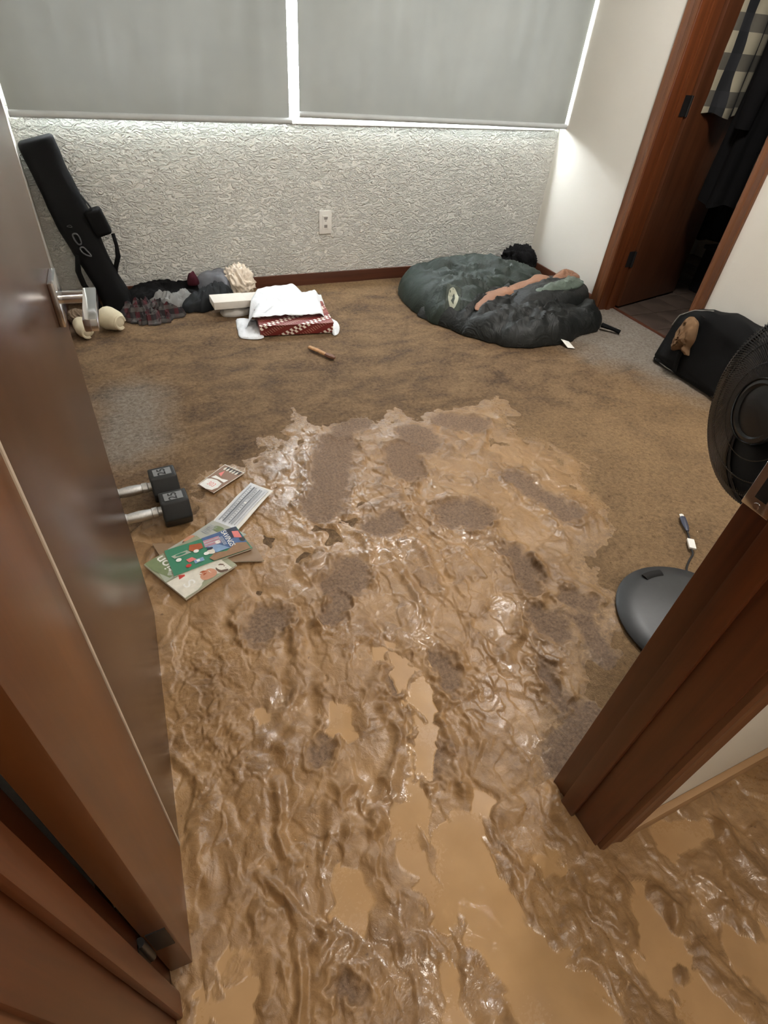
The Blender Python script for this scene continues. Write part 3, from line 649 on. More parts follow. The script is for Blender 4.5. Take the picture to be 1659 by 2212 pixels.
def text_mesh(name, body, mat, parent, M_, size=1.0, xf=None, bold=0.0, depth=0.0):
    cu = bpy.data.curves.new(name, 'FONT'); cu.body = body; cu.size = size; cu.align_x = 'CENTER'; cu.align_y = 'CENTER'; cu.offset = bold; cu.extrude = depth
    o = bpy.data.objects.new(name+'_tmp', cu); C.objects.link(o)
    dg = bpy.context.evaluated_depsgraph_get(); me = bpy.data.meshes.new_from_object(o.evaluated_get(dg))
    bpy.data.objects.remove(o); bpy.data.curves.remove(cu); me.transform(M_)
    if xf:
        for q in me.vertices: q.co = xf(q.co)
    me.materials.clear(); return link(name, me, mat, parent)
def blobs2d(poly_pts, z=0): pass

# ------------------------------------------------------------------ wall outlet
t = empty('wall_outlet', 'white rectangular outlet plate on the textured back wall', 'outlet', loc=(1.1265, BY, .3315))
b = MB(); b.box(-.036, .036, -.009, .001, -.0585, .0585); b.build('cover_plate', MAT['white'], t, bevel=.003)
b = MB(); b.box(-.0165, .0165, -.0075, -.0068, -.034, .034)
b = MB(); b.box(-.0165, .0165, -.0118, -.0085, -.034, .034); ins = b.build('receptacle', MAT['white'], t, bevel=.0012)
MAT['slotgrey'] = plain('receptacle_recess', (150, 145, 140), .6)
b = MB(); b.prism([(-.012, .028), (.012, .028), (.008, .014), (-.008, .014)], 0, .0006); b.build('upper_socket', MAT['slotgrey'], ins, xf=lambda p: Vector((p.x, -.0118-p.z, p.y)))
b = MB(); b.prism([(-.006, .010), (.006, .010), (.004, .006), (-.004, .006)], 0, .0006); b.build('test_button', MAT['slotgrey'], ins, xf=lambda p: Vector((p.x, -.0118-p.z, p.y)))
b = MB(); b.prism([(-.009, -.012), (.009, -.012), (.009, -.027), (-.009, -.027)], 0, .0006); b.build('lower_socket', MAT['slotgrey'], ins, xf=lambda p: Vector((p.x, -.0118-p.z, p.y)))

# ------------------------------------------------------------------ long black bag leaning in the corner
MAT['blacknylon'] = cloth('black_nylon', (6, 6, 7), .75, .25, 1100, .3)
MAT['greyprint'] = plain('grey_print', (84, 84, 86), .7)
t = empty('sports_bag', 'long black padded bag with grey letters leaning in the left corner', 'bag', loc=(-.02, 3.05, 0)); OFF = Vector((.02, -3.05, 0))
axis = [((-.020, 3.045, .0), .062, .055), ((-.018, 3.05, .015), .074, .062), ((-.022, 3.06, .06), .072, .06), ((-.05, 3.075, .15), .064, .055), ((-.085, 3.095, .26), .068, .055), ((-.115, 3.112, .38), .078, .055), ((-.143, 3.125, .50), .074, .052), ((-.165, 3.135, .60), .070, .045), ((-.181, 3.142, .67), .074, .036), ((-.186, 3.144, .705), .072, .026), ((-.187, 3.146, .715), .06, .012)]
A = catmull([list(p)+[a, d] for p, a, d in axis], 5, False); v = []; n = 28
for i, q in enumerate(A):
    for k in range(n):
        w_ = 2*PI*k/n; cx, sx = math.cos(w_), math.sin(w_); e = .62
        sxx = math.copysign(abs(cx)**e, cx); syy = math.copysign(abs(sx)**e, sx)
        wr = 1+.05*float(gnoise(np.array(w_*1.3+3), np.array(q[2]*14), 3))
        v.append(Vector((q[0]+sxx*q[3]*wr, q[1]+syy*q[4]*wr, q[2]+.25*sxx*q[3]*min(1, q[2]*4)))+OFF)
f = [(i*n+k, i*n+(k+1) % n, (i+1)*n+(k+1) % n, (i+1)*n+k) for i in range(len(A)-1) for k in range(n)]+[tuple(reversed(range(n))), tuple((len(A)-1)*n+k for k in range(n))]
b = MB(); b.add(v, f); b.build('bag_body', MAT['blacknylon'], t, True)
b = MB(); b.obox((0, 0, 0), .075, .06, .115); pk = b.build('side_pocket', MAT['blacknylon'], t, bevel=.018, seg=4)
pk.location = Vector((-.005, 3.075, .345))+OFF; pk.rotation_euler = (0, -.27, 0)
b = MB(); b.tube([Vector(p)+OFF for p in ((-.075, 3.07, .53), (-.04, 3.06, .47), (-.02, 3.06, .43), (-.01, 3.07, .40))], .008, 6, .35); b.build('strap', MAT['blacknylon'], t, True)
b = MB(); b.tube([Vector(p)+OFF for p in ((.03, 3.07, .35), (.034, 3.06, .30), (.030, 3.06, .25), (.005, 3.07, .19), (-.0, 3.08, .15))], [.009, .009, .013, .013, .009], 6, .5); b.build('strap', MAT['blacknylon'], t, True)
b = MB(); b.tube([Vector(p)+OFF for p in ((-.145, 3.04, .27), (-.158, 3.03, .20), (-.15, 3.03, .14), (-.125, 3.03, .08), (-.108, 3.03, .03), (-.104, 3.03, .006))], [.014, .022, .023, .022, .022, .02], 6, .4); b.build('shoulder_strap', MAT['blacknylon'], t, True)
def ringshape(cx, cz, pts, wd, nm):
    b = MB(); P = [Vector((cx+x, 0, cz+z)) for x, z in catmull(pts, 6)]
    def onb(p):
        z = p.z; k = int(np.argmin(np.abs(A[:, 2]-z))); return Vector((p.x, A[k, 1]-A[k, 4]*1.01-.002, z))+OFF
    b.tube([onb(p) for p in P]+[onb(P[0])], wd, 6, .6, False); b.build(nm, MAT['greyprint'], t, True)
ringshape(-.128, .338, [(-.012, .018), (.004, .022), (.013, .006), (.014, -.018), (.002, -.022), (-.008, -.006)], .0058, 'print_letter')
ringshape(-.112, .287, [(-.012, .012), (.002, .016), (.016, -.002), (.026, -.022), (.006, -.016), (-.008, -.004)], .0058, 'print_letter')
ringshape(-.142, .385, [(-.012, .006), (.002, .010), (.008, .002)], .0018, 'print_letter')

# ------------------------------------------------------------------ clothes along the back wall
MAT['c_black'] = cloth('black_cotton', (9, 8, 9), .9)
MAT['c_grey'] = cloth('grey_fleece', (112, 114, 120), .9, .2)
MAT['c_dgrey'] = cloth('charcoal_fabric', (40, 42, 44), .9, .25)
MAT['c_lgrey'] = cloth('light_grey_jersey', (124, 124, 122), .9, .15)
MAT['c_maroon'] = cloth('maroon_knit', (62, 20, 30), .9)
MAT['c_cream'] = cloth('cream_cotton', (236, 222, 204), .85, .06)
def plaid(name, c0, c1, c2, s=(38, 26, 30), rough=.9):
    k = NT(name); co = k.coord(); sx = k.n('ShaderNodeSeparateXYZ'); k.l(co, sx.inputs[0])
    def stripe(sock, fr, thr):
        m = k.math('FRACT', k.math('MULTIPLY', sock, fr)); return k.math('LESS_THAN', m, thr)
    a = stripe(sx.outputs[0], s[0], .45); b_ = stripe(sx.outputs[2], s[1], .45); d_ = stripe(sx.outputs[1], s[2], .4)
    col = k.mix(a, srgb(*c0), srgb(*c1)); col = k.mix(k.math('MULTIPLY', b_, .75), col, srgb(*c2)); col = k.mix(k.math('MULTIPLY', d_, .5), col, srgb(*c0))
    return k.set(col, rough, k.bump(k.noise(600, 2), .2, .002))
MAT['c_plaid'] = plaid('dark_red_grey_plaid', (40, 36, 38), (74, 28, 34), (84, 82, 80), (22, 22, 19))
tag(pile('black_trousers', [(.01, 3.02), (.02, 3.13), (.20, 3.155), (.40, 3.15), (.42, 3.06), (.30, 3.02), (.12, 2.99)], .095, MAT['c_black'], None, 0, .4, 10, 0, 12, 3, 3.5, 26, 12, None, .01, None, .15, .5), 'black trousers rolled against the back wall beside the long bag', 'trousers')
tag(pile('plaid_shirt', [(-.03, 2.93), (-.0, 3.01), (.12, 3.02), (.22, 2.97), (.27, 2.90), (.20, 2.84), (.10, 2.82), (.03, 2.86)], .06, MAT['c_plaid'], None, 0, .9, 17, .4, 31, 2.0, 2.0, 26, 12, None, .01, None, .4, .9), 'dark red and grey plaid shirt crumpled on the carpet', 'shirt')
tag(pile('grey_shirt', [(.11, 2.98), (.13, 3.02), (.24, 3.04), (.34, 3.07), (.38, 3.02), (.31, 2.96), (.22, 2.92), (.15, 2.94)], .085, MAT['c_lgrey'], None, 0, .55, 13, .6, 45, 2.4, 3, 26, 12, None, .01, None, .3, .5), 'light grey shirt bunched between plaid shirt and black trousers', 'shirt')
tag(pile('charcoal_jacket', [(.27, 2.94), (.33, 3.02), (.40, 3.09), (.50, 3.13), (.56, 3.08), (.54, 3.0), (.46, 2.955), (.36, 2.92)], .09, MAT['c_dgrey'], None, 0, .55, 11, .9, 52, 2.4, 3, 26, 12, None, .01, None, .25, .5), 'charcoal jacket folded in front of the grey blanket', 'jacket')
b = MB()
tag(pile('grey_blanket', [(.37, 3.10), (.38, 3.165), (.50, 3.172), (.565, 3.165), (.575, 3.08), (.53, 3.02), (.45, 3.06)], .135, MAT['c_grey'], None, 0, .18, 7, -.5, 61, 3.0), 'smooth grey fleece blanket folded beside the cream cloth', 'blanket')
o = pile('maroon_sock', [(.335, 3.08), (.34, 3.12), (.375, 3.13), (.395, 3.10), (.375, 3.07)], .055, MAT['c_maroon'], None, .082, .4, 25, 0, 71, 2, 2, 14, 6); tag(o, 'small maroon sock balled up on the black trousers', 'sock')
def crumple_ball(name, c, r, mat, seed, amp=.16, fr=6, sq=(1, 1, 1), parent=None):
    bm = bmesh.new(); bmesh.ops.create_icosphere(bm, subdivisions=5, radius=1)
    P = np.array([q.co[:] for q in bm.verts]); x, y, z = P.T
    d = 1+amp*(ridged(x*fr/3+z*1.3+seed, y*fr/3-z*1.7, 3, seed)-.5)*1.6+amp*.5*fbm(x*fr+z*4, y*fr-z*3, 3, seed+2)
    for q, k in zip(bm.verts, d):
        q.co = Vector((q.co.x*k*r*sq[0]+c[0], q.co.y*k*r*sq[1]+c[1], max(q.co.z*k*r*sq[2]+c[2], .001)))
    me = bpy.data.meshes.new(name); bm.to_mesh(me); bm.free(); return link(name, me, mat, parent, True)
tag(crumple_ball('cream_cloth', (.60, 3.095, .075), .075, MAT['c_cream'], 4, .36, 9, (1, .85, 1.1)), 'crumpled cream cotton cloth in front of the baseboard', 'cloth')

# pale rolled socks by the door
MAT['sock'] = cloth('cream_wool', (206, 196, 170), .95, .08, 500, .4)
def sock_roll(p0, p1, r, label, seed):
    P0, P1 = Vector(p0), Vector(p1); pts = []; rr = []
    for k in range(13):
        u = k/12; pts.append(P0.lerp(P1, u)+Vector((0, 0, .006*math.sin(u*PI)))); rr.append(r*max(.12, (1-abs(2*u-1)**3.2))**.5*(1+.06*math.sin(seed+u*9)))
    t = empty('sock_roll', label, 'socks', 'pale rolled socks behind the door', loc=(P0.x, P0.y, 0)); off = Vector((-P0.x, -P0.y, 0))
    b = MB(); b.tube([q+off for q in pts], rr, 20); b.build('roll', MAT['sock'], t, True)
    d = (P1-P0).normalized(); c0 = P1-d*.012; sd_ = Vector((-d.y, d.x, 0))
    loop = [c0+off+sd_*(r*.55*math.cos(w_))+Vector((0, 0, r*.55*math.sin(w_)))+d*.008 for w_ in np.linspace(0, 5.2, 14)]
    b = MB(); b.tube(loop, r*.16, 7); b.build('cuff', MAT['sock'], t, True)
sock_roll((-.205, 2.84, .036), (-.175, 2.72, .034), .038, 'pale rolled sock pair lying nearest the door handle', 1)
sock_roll((-.105, 2.86, .046), (-.028, 2.775, .046), .051, 'plump pale rolled sock pair in front of the black bag', 5)
tag(crumple_ball('brown_sock', (-.215, 2.93, .03), .036, cloth('taupe_wool', (120, 104, 88), .95), 21, .3, 6, (1.1, 1, .9)), 'small taupe sock ball behind the door handle', 'sock')
tag(crumple_ball('olive_sock', (-.085, 2.945, .022), .034, cloth('olive_wool', (112, 104, 78), .95), 25, .25, 5, (1.5, .8, .7)), 'olive sock tucked under the foot of the black bag', 'sock')

# ------------------------------------------------------------------ white bag with patterned box, white carton
def patbox():
    k = NT('red_box_print'); co = k.coord((1, 1, 1)); sx = k.n('ShaderNodeSeparateXYZ'); k.l(co, sx.inputs[0])
    u = k.math('ADD', sx.outputs[0], k.math('MULTIPLY', sx.outputs[1], .55)); u = k.math('ADD', u, k.math('MULTIPLY', sx.outputs[2], .9))
    w_ = k.math('SUBTRACT', sx.outputs[1], k.math('MULTIPLY', sx.outputs[0], .42)); w_ = k.math('ADD', w_, k.math('MULTIPLY', sx.outputs[2], 1.1))
    band = k.math('FRACT', k.math('MULTIPLY', w_, 9.0)); inb = k.math('LESS_THAN', band, .36)
    c1 = k.math('FRACT', k.math('MULTIPLY', u, 36.0)); c2 = k.math('LESS_THAN', band, .18)
    chk = k.math('COMPARE', k.math('LESS_THAN', c1, .5), c2); k.t.nodes[-1].inputs[2].default_value = .1
    white = k.math('MULTIPLY', inb, chk)
    tk = k.math('MULTIPLY', k.math('LESS_THAN', k.math('FRACT', k.math('MULTIPLY', u, 70.0)), .3), k.math('GREATER_THAN', band, .62)); tk = k.math('MULTIPLY', tk, k.math('LESS_THAN', band, .86))
    col = k.mix(k.noise(9, 3), srgb(96, 30, 28), srgb(128, 46, 40)); col = k.mix(white, col, srgb(236, 226, 214)); col = k.mix(k.math('MULTIPLY', tk, .6), col, srgb(200, 160, 140))
    return k.set(col, .45)
t = empty('patterned_box', 'red box with white checked pattern poking out of the white bag', 'box', loc=(.775, 2.68, 0))
rz = math.atan2(-.045, .365)
b = MB(); b.obox((0, 0, .004), .362, .27, .046, rz); b.build('box_body', patbox(), t, bevel=.0015)
b = MB(); b.obox((0, 0, .0502), .366, .274, .006, rz); b.build('box_lid', t.children[0].data.materials[0], t, bevel=.0015)
MAT['plasticbag'] = None
def bagm():
    k = NT('white_plastic_film'); df = k.n('ShaderNodeBsdfDiffuse'); tl = k.n('ShaderNodeBsdfTranslucent'); gl = k.n('ShaderNodeBsdfGlossy'); gl.inputs['Roughness'].default_value = .25
    for s_ in (df, tl): s_.inputs[0].default_value = (.86, .88, .90, 1)
    m1 = k.n('ShaderNodeMixShader'); m1.inputs[0].default_value = .22; m2 = k.n('ShaderNodeMixShader'); m2.inputs[0].default_value = .06
    k.l(df.outputs[0], m1.inputs[1]); k.l(tl.outputs[0], m1.inputs[2]); k.l(m1.outputs[0], m2.inputs[1]); k.l(gl.outputs[0], m2.inputs[2]); k.l(m2.outputs[0], k.out.inputs[0])
    bp = k.bump(k.noise(22, 5, .6, 1.5), .5, .01); k.l(bp, df.inputs['Normal']); k.l(bp, gl.inputs['Normal']); return k.m
MAT['plasticbag'] = bagm()
t = empty('plastic_bag', 'white plastic bag lying over the patterned box', 'bag', loc=(.76, 2.72, 0))
# top film: from the mouth at the front over the box to the gathered end at the back
nx, ny = 46, 40; v = []; U, V = np.meshgrid(np.linspace(0, 1, nx), np.linspace(0, 1, ny))
FL, FR, BR_, BL_ = np.array((.510, 2.632)), np.array((.952, 2.588)), np.array((1.035, 2.99)), np.array((.665, 2.935))
PX = (FL[0]*(1-U)+FR[0]*U)*(1-V)+(BL_[0]*(1-U)+BR_[0]*U)*V; PY = (FL[1]*(1-U)+FR[1]*U)*(1-V)+(BL_[1]*(1-U)+BR_[1]*U)*V
edge = np.minimum(sstep(0, .12, U), sstep(1, .86, U))
PZ = .010 + (.054*sstep(1.05, .72, V) + .012)*edge + .013*(ridged(PX*9+PY*5, PY*13-PX*4, 3, 5)-.5)*edge + .004*fbm(PX*30, PY*30, 2, 8)
PZ = np.maximum(PZ, np.where((U > .10) & (U < .93) & (V < .62), .060+.004*fbm(PX*14, PY*14, 2, 4)**2, .004))
PZ = np.maximum(PZ, (.0925+.003*fbm(PX*18, PY*18, 2, 14))*sstep(.97, .85, PX)*sstep(2.70, 2.815, PY))
PZ = PZ + .009*np.clip(ridged(PX*6+PY*7, PY*9-PX*5, 3, 25)-.35, 0, 1)*edge
PY = PY - .02*np.sin(U*PI)*(V < .2)*(1-V/.2)*0
o = grid_obj('bag_film', PX-.76, PY-2.72, PZ, MAT['plasticbag'], t); sm = o.modifiers.new('thickness', 'SOLIDIFY'); sm.thickness = .0006
# lower film showing left and right of the box
v = [(.490, 2.665), (.486, 2.575), (.575, 2.545), (.60, 2.60), (.60, 2.75), (.515, 2.79)]
def film(nm, poly, zc, seed):
    return pile(nm, [(x-.76, y-2.72) for x, y in poly], zc, MAT['plasticbag'], t, .001, .5, 20, .3, seed, 3, 2, 14, 5, None, .003)
film('bag_side', v, .018, 3); film('bag_side', [(.95, 2.74), (1.0, 2.62), (.965, 2.515), (.93, 2.50), (.945, 2.60)], .018, 6)
# printed marks
MAT['navy'] = plain('navy_print', (60, 40, 48), .6)
for (x0, y0, x1, y1) in ((.885, 2.985, .93, 2.955), (.945, 2.985, .958, 2.95), (.965, 2.985, 1.0, 2.945)):
    b = MB(); b.tube([(x0-.76, y0-2.72, .036), (x1-.76, y1-2.72, .038)], .0045, 5, .3); b.build('print_mark', MAT['navy'], t)
MAT['carton'] = plain('white_carton', (214, 208, 198), .6, .05, 20)
t = empty('white_carton', 'long flat white carton sticking out left of the plastic bag', 'box', loc=(.60, 2.86, 0))
def cxf(p): return Vector((p.x, p.y, p.z+.045-.022*p.x))
rz2 = .03
b = MB(); b.obox((.03, .02, 0), .43, .105, .034, rz2); b.build('carton_body', MAT['carton'], t, bevel=.0015, xf=cxf)
b = MB(); b.obox((-.105, .016, -.0015), .165, .109, .037, rz2); b.build('carton_sleeve', MAT['carton'], t, bevel=.003, xf=cxf)
# crumpled film under the carton
tag(pile('tissue_wad', [(.46, 2.84), (.47, 2.93), (.58, 2.95), (.62, 2.88), (.56, 2.83)], .045, cloth('white_tissue', (190, 186, 180), .9), None, 0, .6, 16, 0, 33, 2), 'greyish tissue wad propping up the white carton', 'tissue')
# stick
MAT['stick'] = plain('muddy_wood', (166, 122, 76), .6, .25, 60)
t = empty('wooden_stick', 'short muddy wooden stick lying on the carpet', 'stick', loc=(.80, 2.31, 0))
b = MB(); b.tube([(-.033, .075, .012), (-.01, .03, .014), (.02, -.025, .013)], [.011, .012, .010], 8, .6); b.build('shaft', MAT['stick'], t, True)
b = MB(); b.tube([(.018, -.02, .013), (.03, -.045, .013), (.046, -.062, .011)], [.012, .015, .009], 8, .7); b.build('muddy_tip', plain('dark_mud', (96, 58, 34), .6), t, True)
# ------------------------------------------------------------------ sleeping bag heap
def satin(name, c, var=.2, rough=.42):
    k = NT(name); c = srgb(*c); d_ = tuple(x*(1-var) for x in c[:3])+(1,); l_ = tuple(min(1, x*(1+var)) for x in c[:3])+(1,)
    w_ = k.noise(11, 3, .5, 2.5)
    return k.set(k.ramp(k.noise(9, 4), [(.3, d_), (.7, l_)]), rough, k.bump(w_, .5, .014), spec=.45)
MAT['green'] = satin('dark_green_nylon', (31, 42, 36), .2, .58); MAT['dgreen'] = satin('black_green_nylon', (18, 21, 20), .2, .58); MAT['tanl'] = satin('tan_lining', (140, 100, 76), .15, .6); MAT['sage'] = satin('sage_satin', (96, 108, 98), .15, .4)
t = empty('sleeping_bag', 'dark green sleeping bag heaped with its tan lining showing', 'sleeping bag')
low = pile('lower_layer', [(1.47, 2.62), (1.53, 2.46), (1.63, 2.28), (1.73, 2.16), (1.90, 2.10), (2.10, 2.12), (2.28, 2.17), (2.43, 2.22), (2.53, 2.40), (2.50, 2.65), (2.2, 2.8), (1.7, 2.75)], .125, MAT['dgreen'], t, 0, .42, 6.5, .45, 17, 4.6, 3.6, 34, 9, None, .012, None, .08, .3)
mid = pile('middle_fold', [(1.93, 2.38), (2.10, 2.33), (2.32, 2.34), (2.47, 2.43), (2.52, 2.56), (2.42, 2.66), (2.2, 2.66), (2.0, 2.56)], .085, MAT['dgreen'], t, .085, .3, 7, .3, 23, 3.0, 3.5, 24, 8, None, .012, None, .08, .3)
upp = pile('upper_layer', [(1.47, 2.86), (1.465, 2.68), (1.50, 2.52), (1.60, 2.42), (1.70, 2.42), (1.84, 2.50), (2.0, 2.57), (2.18, 2.60), (2.36, 2.70), (2.44, 2.86), (2.38, 3.0), (2.1, 3.09), (1.8, 3.11), (1.58, 3.06)], .155, MAT['green'], t, 0, .34, 6.5, -.55, 34, 5.0, 4.0, 36, 9, [(1.98, 2.85, .22, .03), (1.66, 2.62, .16, .02)], .012, None, .08, .25)
zu = surf(upp); zm = surf(mid)
path = [(1.675, 2.375), (1.74, 2.42), (1.83, 2.475), (1.92, 2.515), (2.0, 2.545), (2.08, 2.553), (2.15, 2.555), (2.22, 2.575), (2.285, 2.61)]
zl = surf(low); zz = [max(zu(x, y), zl(x, y), zm(x, y), .03)+.006 for x, y in path]
P = catmull([(x, y, z) for (x, y), z in zip(path, zz)], 5, False)
rad = np.interp(np.linspace(0, 1, len(P)), [0, .1, .35, .55, .68, .78, .9, 1], [.008, .034, .046, .04, .026, .036, .042, .015])
b = MB(); b.tube([tuple(p) for p in P], list(rad*(1+.12*np.sin(np.arange(len(P))*.8))), 14, .30); b.build('tan_lining', MAT['tanl'], t, True)
pile('inner_satin', [(2.05, 2.42), (2.16, 2.46), (2.30, 2.50), (2.42, 2.56), (2.46, 2.50), (2.38, 2.43), (2.22, 2.40), (2.12, 2.395)], .04, MAT['sage'], t, .150, .5, 11, .4, 37, 2.2, 2, 16, 6)
pile('tan_corner', [(2.28, 2.56), (2.36, 2.63), (2.46, 2.66), (2.50, 2.58), (2.42, 2.52), (2.34, 2.52)], .045, MAT['tanl'], t, .145, .5, 11, .4, 39, 2.2, 2, 16, 6)
# drawcord toggle at the right end
b = MB(); b.tube([(2.40, 2.20, .03), (2.45, 2.155, .02), (2.475, 2.125, .012)], [.014, .010, .012], 8); b.build('drawcord_end', MAT['blacknylon'], t, True)
# woven patch
MAT['patchd'] = cloth('patch_dark', (74, 80, 74), .8); MAT['patchl'] = cloth('patch_cream', (176, 178, 160), .8)
quad = [(1.545, 2.475), (1.605, 2.425), (1.660, 2.535), (1.600, 2.585)]
pt = sheet('patch', quad, MAT['patchd'], t, zu, 16, 16, .002, 0, .004, 1, .0)
def inq(u, w_):
    a, b_, c, d = [np.array(q) for q in quad]; p = a*(1-u)*(1-w_)+b_*u*(1-w_)+c*u*w_+d*(1-u)*w_; return (p[0], p[1])
def onquad(nm, uv, mat, par, zf, lift=.0075):
    b = MB(); pts = [inq(u, w_) for u, w_ in uv]; n = len(pts); cx, cy_ = np.mean(pts, 0); V_ = []
    for r in (1, .75, .5, .25): V_ += [(cx+(x-cx)*r, cy_+(y-cy_)*r, zf(cx+(x-cx)*r, cy_+(y-cy_)*r)+lift) for x, y in pts]
    V_.append((cx, cy_, zf(cx, cy_)+lift))
    b.add(V_, [(k*n+i, k*n+(i+1) % n, (k+1)*n+(i+1) % n, (k+1)*n+i) for k in range(3) for i in range(n)]+[(3*n+i, 3*n+(i+1) % n, 4*n) for i in range(n)]); return b.build(nm, mat, par)
onquad('patch_field', [(.5+.36*math.cos(a), .5+.38*math.sin(a)) for a in np.linspace(0, 2*PI, 20)[:-1]], MAT['patchl'], pt, zu)
onquad('patch_emblem', [(.35, .35), (.55, .25), (.62, .5), (.55, .72), (.45, .6)], MAT['patchd'], pt, zu, .009)
tag(crumple_ball('fuzzy_black_bundle', (2.40, 3.05, .085), .098, cloth('black_fleece', (18, 17, 18), 1.0, .2, 300, .8), 9, .32, 7, (1.15, .9, 1.0)), 'fuzzy black fleece bundle in the corner behind the sleeping bag', 'bundle')
MAT['paperw'] = plain('white_paper', (238, 236, 230), .7, .02)
b = MB(); b.add([(2.045, 2.105, .03), (2.10, 2.10, .012), (2.095, 2.04, .003), (2.06, 2.055, .004), (2.045, 2.105, .0315), (2.10, 2.10, .0135), (2.095, 2.04, .0045), (2.06, 2.055, .0055)], [(0,1,2,3), (4,5,6,7), (0,1,5,4), (1,2,6,5), (2,3,7,6), (3,0,4,7)])
tag(b.build('paper_tag', MAT['paperw']), 'small white paper tag on the grey carpet by the sleeping bag', 'tag')

# ------------------------------------------------------------------ duffel bag by the right wall
MAT['duffel'] = cloth('black_duffel_nylon', (9, 9, 10), .75, .25, 900, .35)
t = empty('duffel_bag', 'black duffel bag slumped against the right wall', 'bag', loc=(2.45, 1.5, 0))
sec = [(1.83, .02, .10, .05), (1.825, .045, .14, .19), (1.80, .065, .20, .255), (1.72, .075, .22, .30), (1.58, .078, .22, .335), (1.42, .078, .22, .335), (1.26, .075, .21, .31), (1.17, .06, .18, .25), (1.14, .03, .12, .15), (1.135, .01, .05, .06)]
S = catmull([list(q) for q in sec], 4, False); v = []; n = 36
for q in S:
    for k in range(n):
        w_ = 2*PI*k/n; c_, s_ = math.cos(w_), math.sin(w_); e = .55
        u = math.copysign(abs(c_)**e, c_); z_ = (math.copysign(abs(s_)**e, s_)+1)/2
        wr = .012*float(gnoise(np.array(q[0]*11+w_), np.array(z_*6.0), 4))+.006*float(gnoise(np.array(q[0]*30), np.array(z_*14.0), 5))
        x = 2.502 + u*q[1]*(1.05-.25*z_) - .035*(1-z_)**2*(u < 0) + wr*(u < 0)
        v.append((min(x, 2.588)-2.45, q[0]-1.5, z_*q[3]+wr*z_*.6))
b = MB(); b.add(v, [(i*n+k, i*n+(k+1) % n, (i+1)*n+(k+1) % n, (i+1)*n+k) for i in range(len(S)-1) for k in range(n)]+[tuple(reversed(range(n))), tuple((len(S)-1)*n+k for k in range(n))])
db = b.build('bag_body', MAT['duffel'], t, True)
MAT['piping'] = plain('grey_piping', (120, 116, 110), .5)
b = MB(); b.tube([(2.418-2.45, y-1.5, .012+.016*max(0, (y-1.70)/.13)**2) for y in np.linspace(1.80, 1.25, 16)], .0025, 6); b.build('piping', MAT['piping'], t, True)
b = MB(); b.tube([(2.452-2.45, 1.815-1.5, .19), (2.455-2.45, 1.80-1.5, .245), (2.475-2.45, 1.75-1.5, .287), (2.482-2.45, 1.66-1.5, .318)], .0035, 6); b.build('zip', MAT['piping'], t, True)
b = MB(); b.tube([(2.424-2.45, 1.66-1.5, .30), (2.408-2.45, 1.665-1.5, .2), (2.395-2.45, 1.67-1.5, .1), (2.40-2.45, 1.66-1.5, .03)], .018, 8, .25); b.build('webbing_strap', MAT['blacknylon'], t, True)
MAT['brown_c'] = cloth('brown_suede', (118, 92, 68), .9, .2)
tag(pile('brown_cloth', [(-.05, -.085), (-.055, -.02), (-.04, .05), (-.01, .085), (.035, .07), (.05, .0), (.04, -.05), (.045, -.085), (.0, -.07)], .045, MAT['brown_c'], None, 0, .6, 26, 1.4, 44, 2.2, 1.8, 14, 6), 'crumpled brown cloth draped on the side of the duffel bag', 'cloth')
gl_ = bpy.data.objects['brown_cloth']; gl_.matrix_world = Matrix.Translation((2.398, 1.675, .205)) @ Matrix.Rotation(-.12, 4, 'X') @ Matrix(((0, 0, -1, 0), (-1, 0, 0, 0), (0, 1, 0, 0), (0, 0, 0, 1)))

# ------------------------------------------------------------------ pedestal fan behind the jamb
MAT['fanblack'] = plain('black_fan_plastic', (11, 11, 12), .32, .1); MAT['fanbase'] = plain('charcoal_fan_base', (40, 42, 44), .45, .08, 60)
FC = Vector((1.275, .492, 0)); zb = mud_z(1.2, .5)
t = empty('pedestal_fan', 'black pedestal fan with round base behind the door jamb', 'fan', loc=FC)
b = MB(); b.lathe([(.203, .004), (.205, .010), (.198, .018), (.15, .028), (.08, .036), (.03, .042)], 64); base = b.build('base', MAT['fanbase'], t, True)
for a, r_ in ((1.52, .165), (3.68, .170), (5.6, .165)):
    b = MB(); arc = [(r_*math.cos(a+w_), r_*math.sin(a+w_), .0278) for w_ in np.linspace(-.2, .2, 9)]; b.tube(arc, .012, 8, .28); b.build('foot_slot', MAT['dark'], base, True)
b = MB(); b.lathe([(.032, .04), (.026, .07), (.016, .075), (.0155, .40), (.020, .405), (.020, .43), (.012, .435), (.012, .60)], 20); b.build('pole', MAT['fanblack'], t, True)
ax = Vector((math.cos(math.radians(FAN_A)), math.sin(math.radians(FAN_A)), .06)).normalized()
zq = ax.to_track_quat('Z', 'Y').to_matrix().to_4x4()
HM = Matrix.Translation((FAN_O[0], FAN_O[1], FAN_Z)) @ zq; R = FAN_R
b = MB(); b.tube([HM @ Vector((R*math.cos(w_), R*math.sin(w_), 0)) for w_ in np.linspace(0, 2*PI, 65)], .0055, 8, 1, False); b.build('rim', MAT['fanblack'], t, True)
MAT['rimtrim'] = plain('pale_rim_trim', (170, 160, 140), .3, .05, 40, 0, 300, .6)
b = MB(); b.tube([HM @ Vector(((R+.004)*math.cos(w_), (R+.004)*math.sin(w_), -.006)) for w_ in np.linspace(0, 2*PI, 65)], .0028, 6, 1, False); b.build('rim_trim', MAT['rimtrim'], t, True)
def dome(r, s): return s*.060*math.sqrt(max(0, 1-(r/(R*1.02))**2))
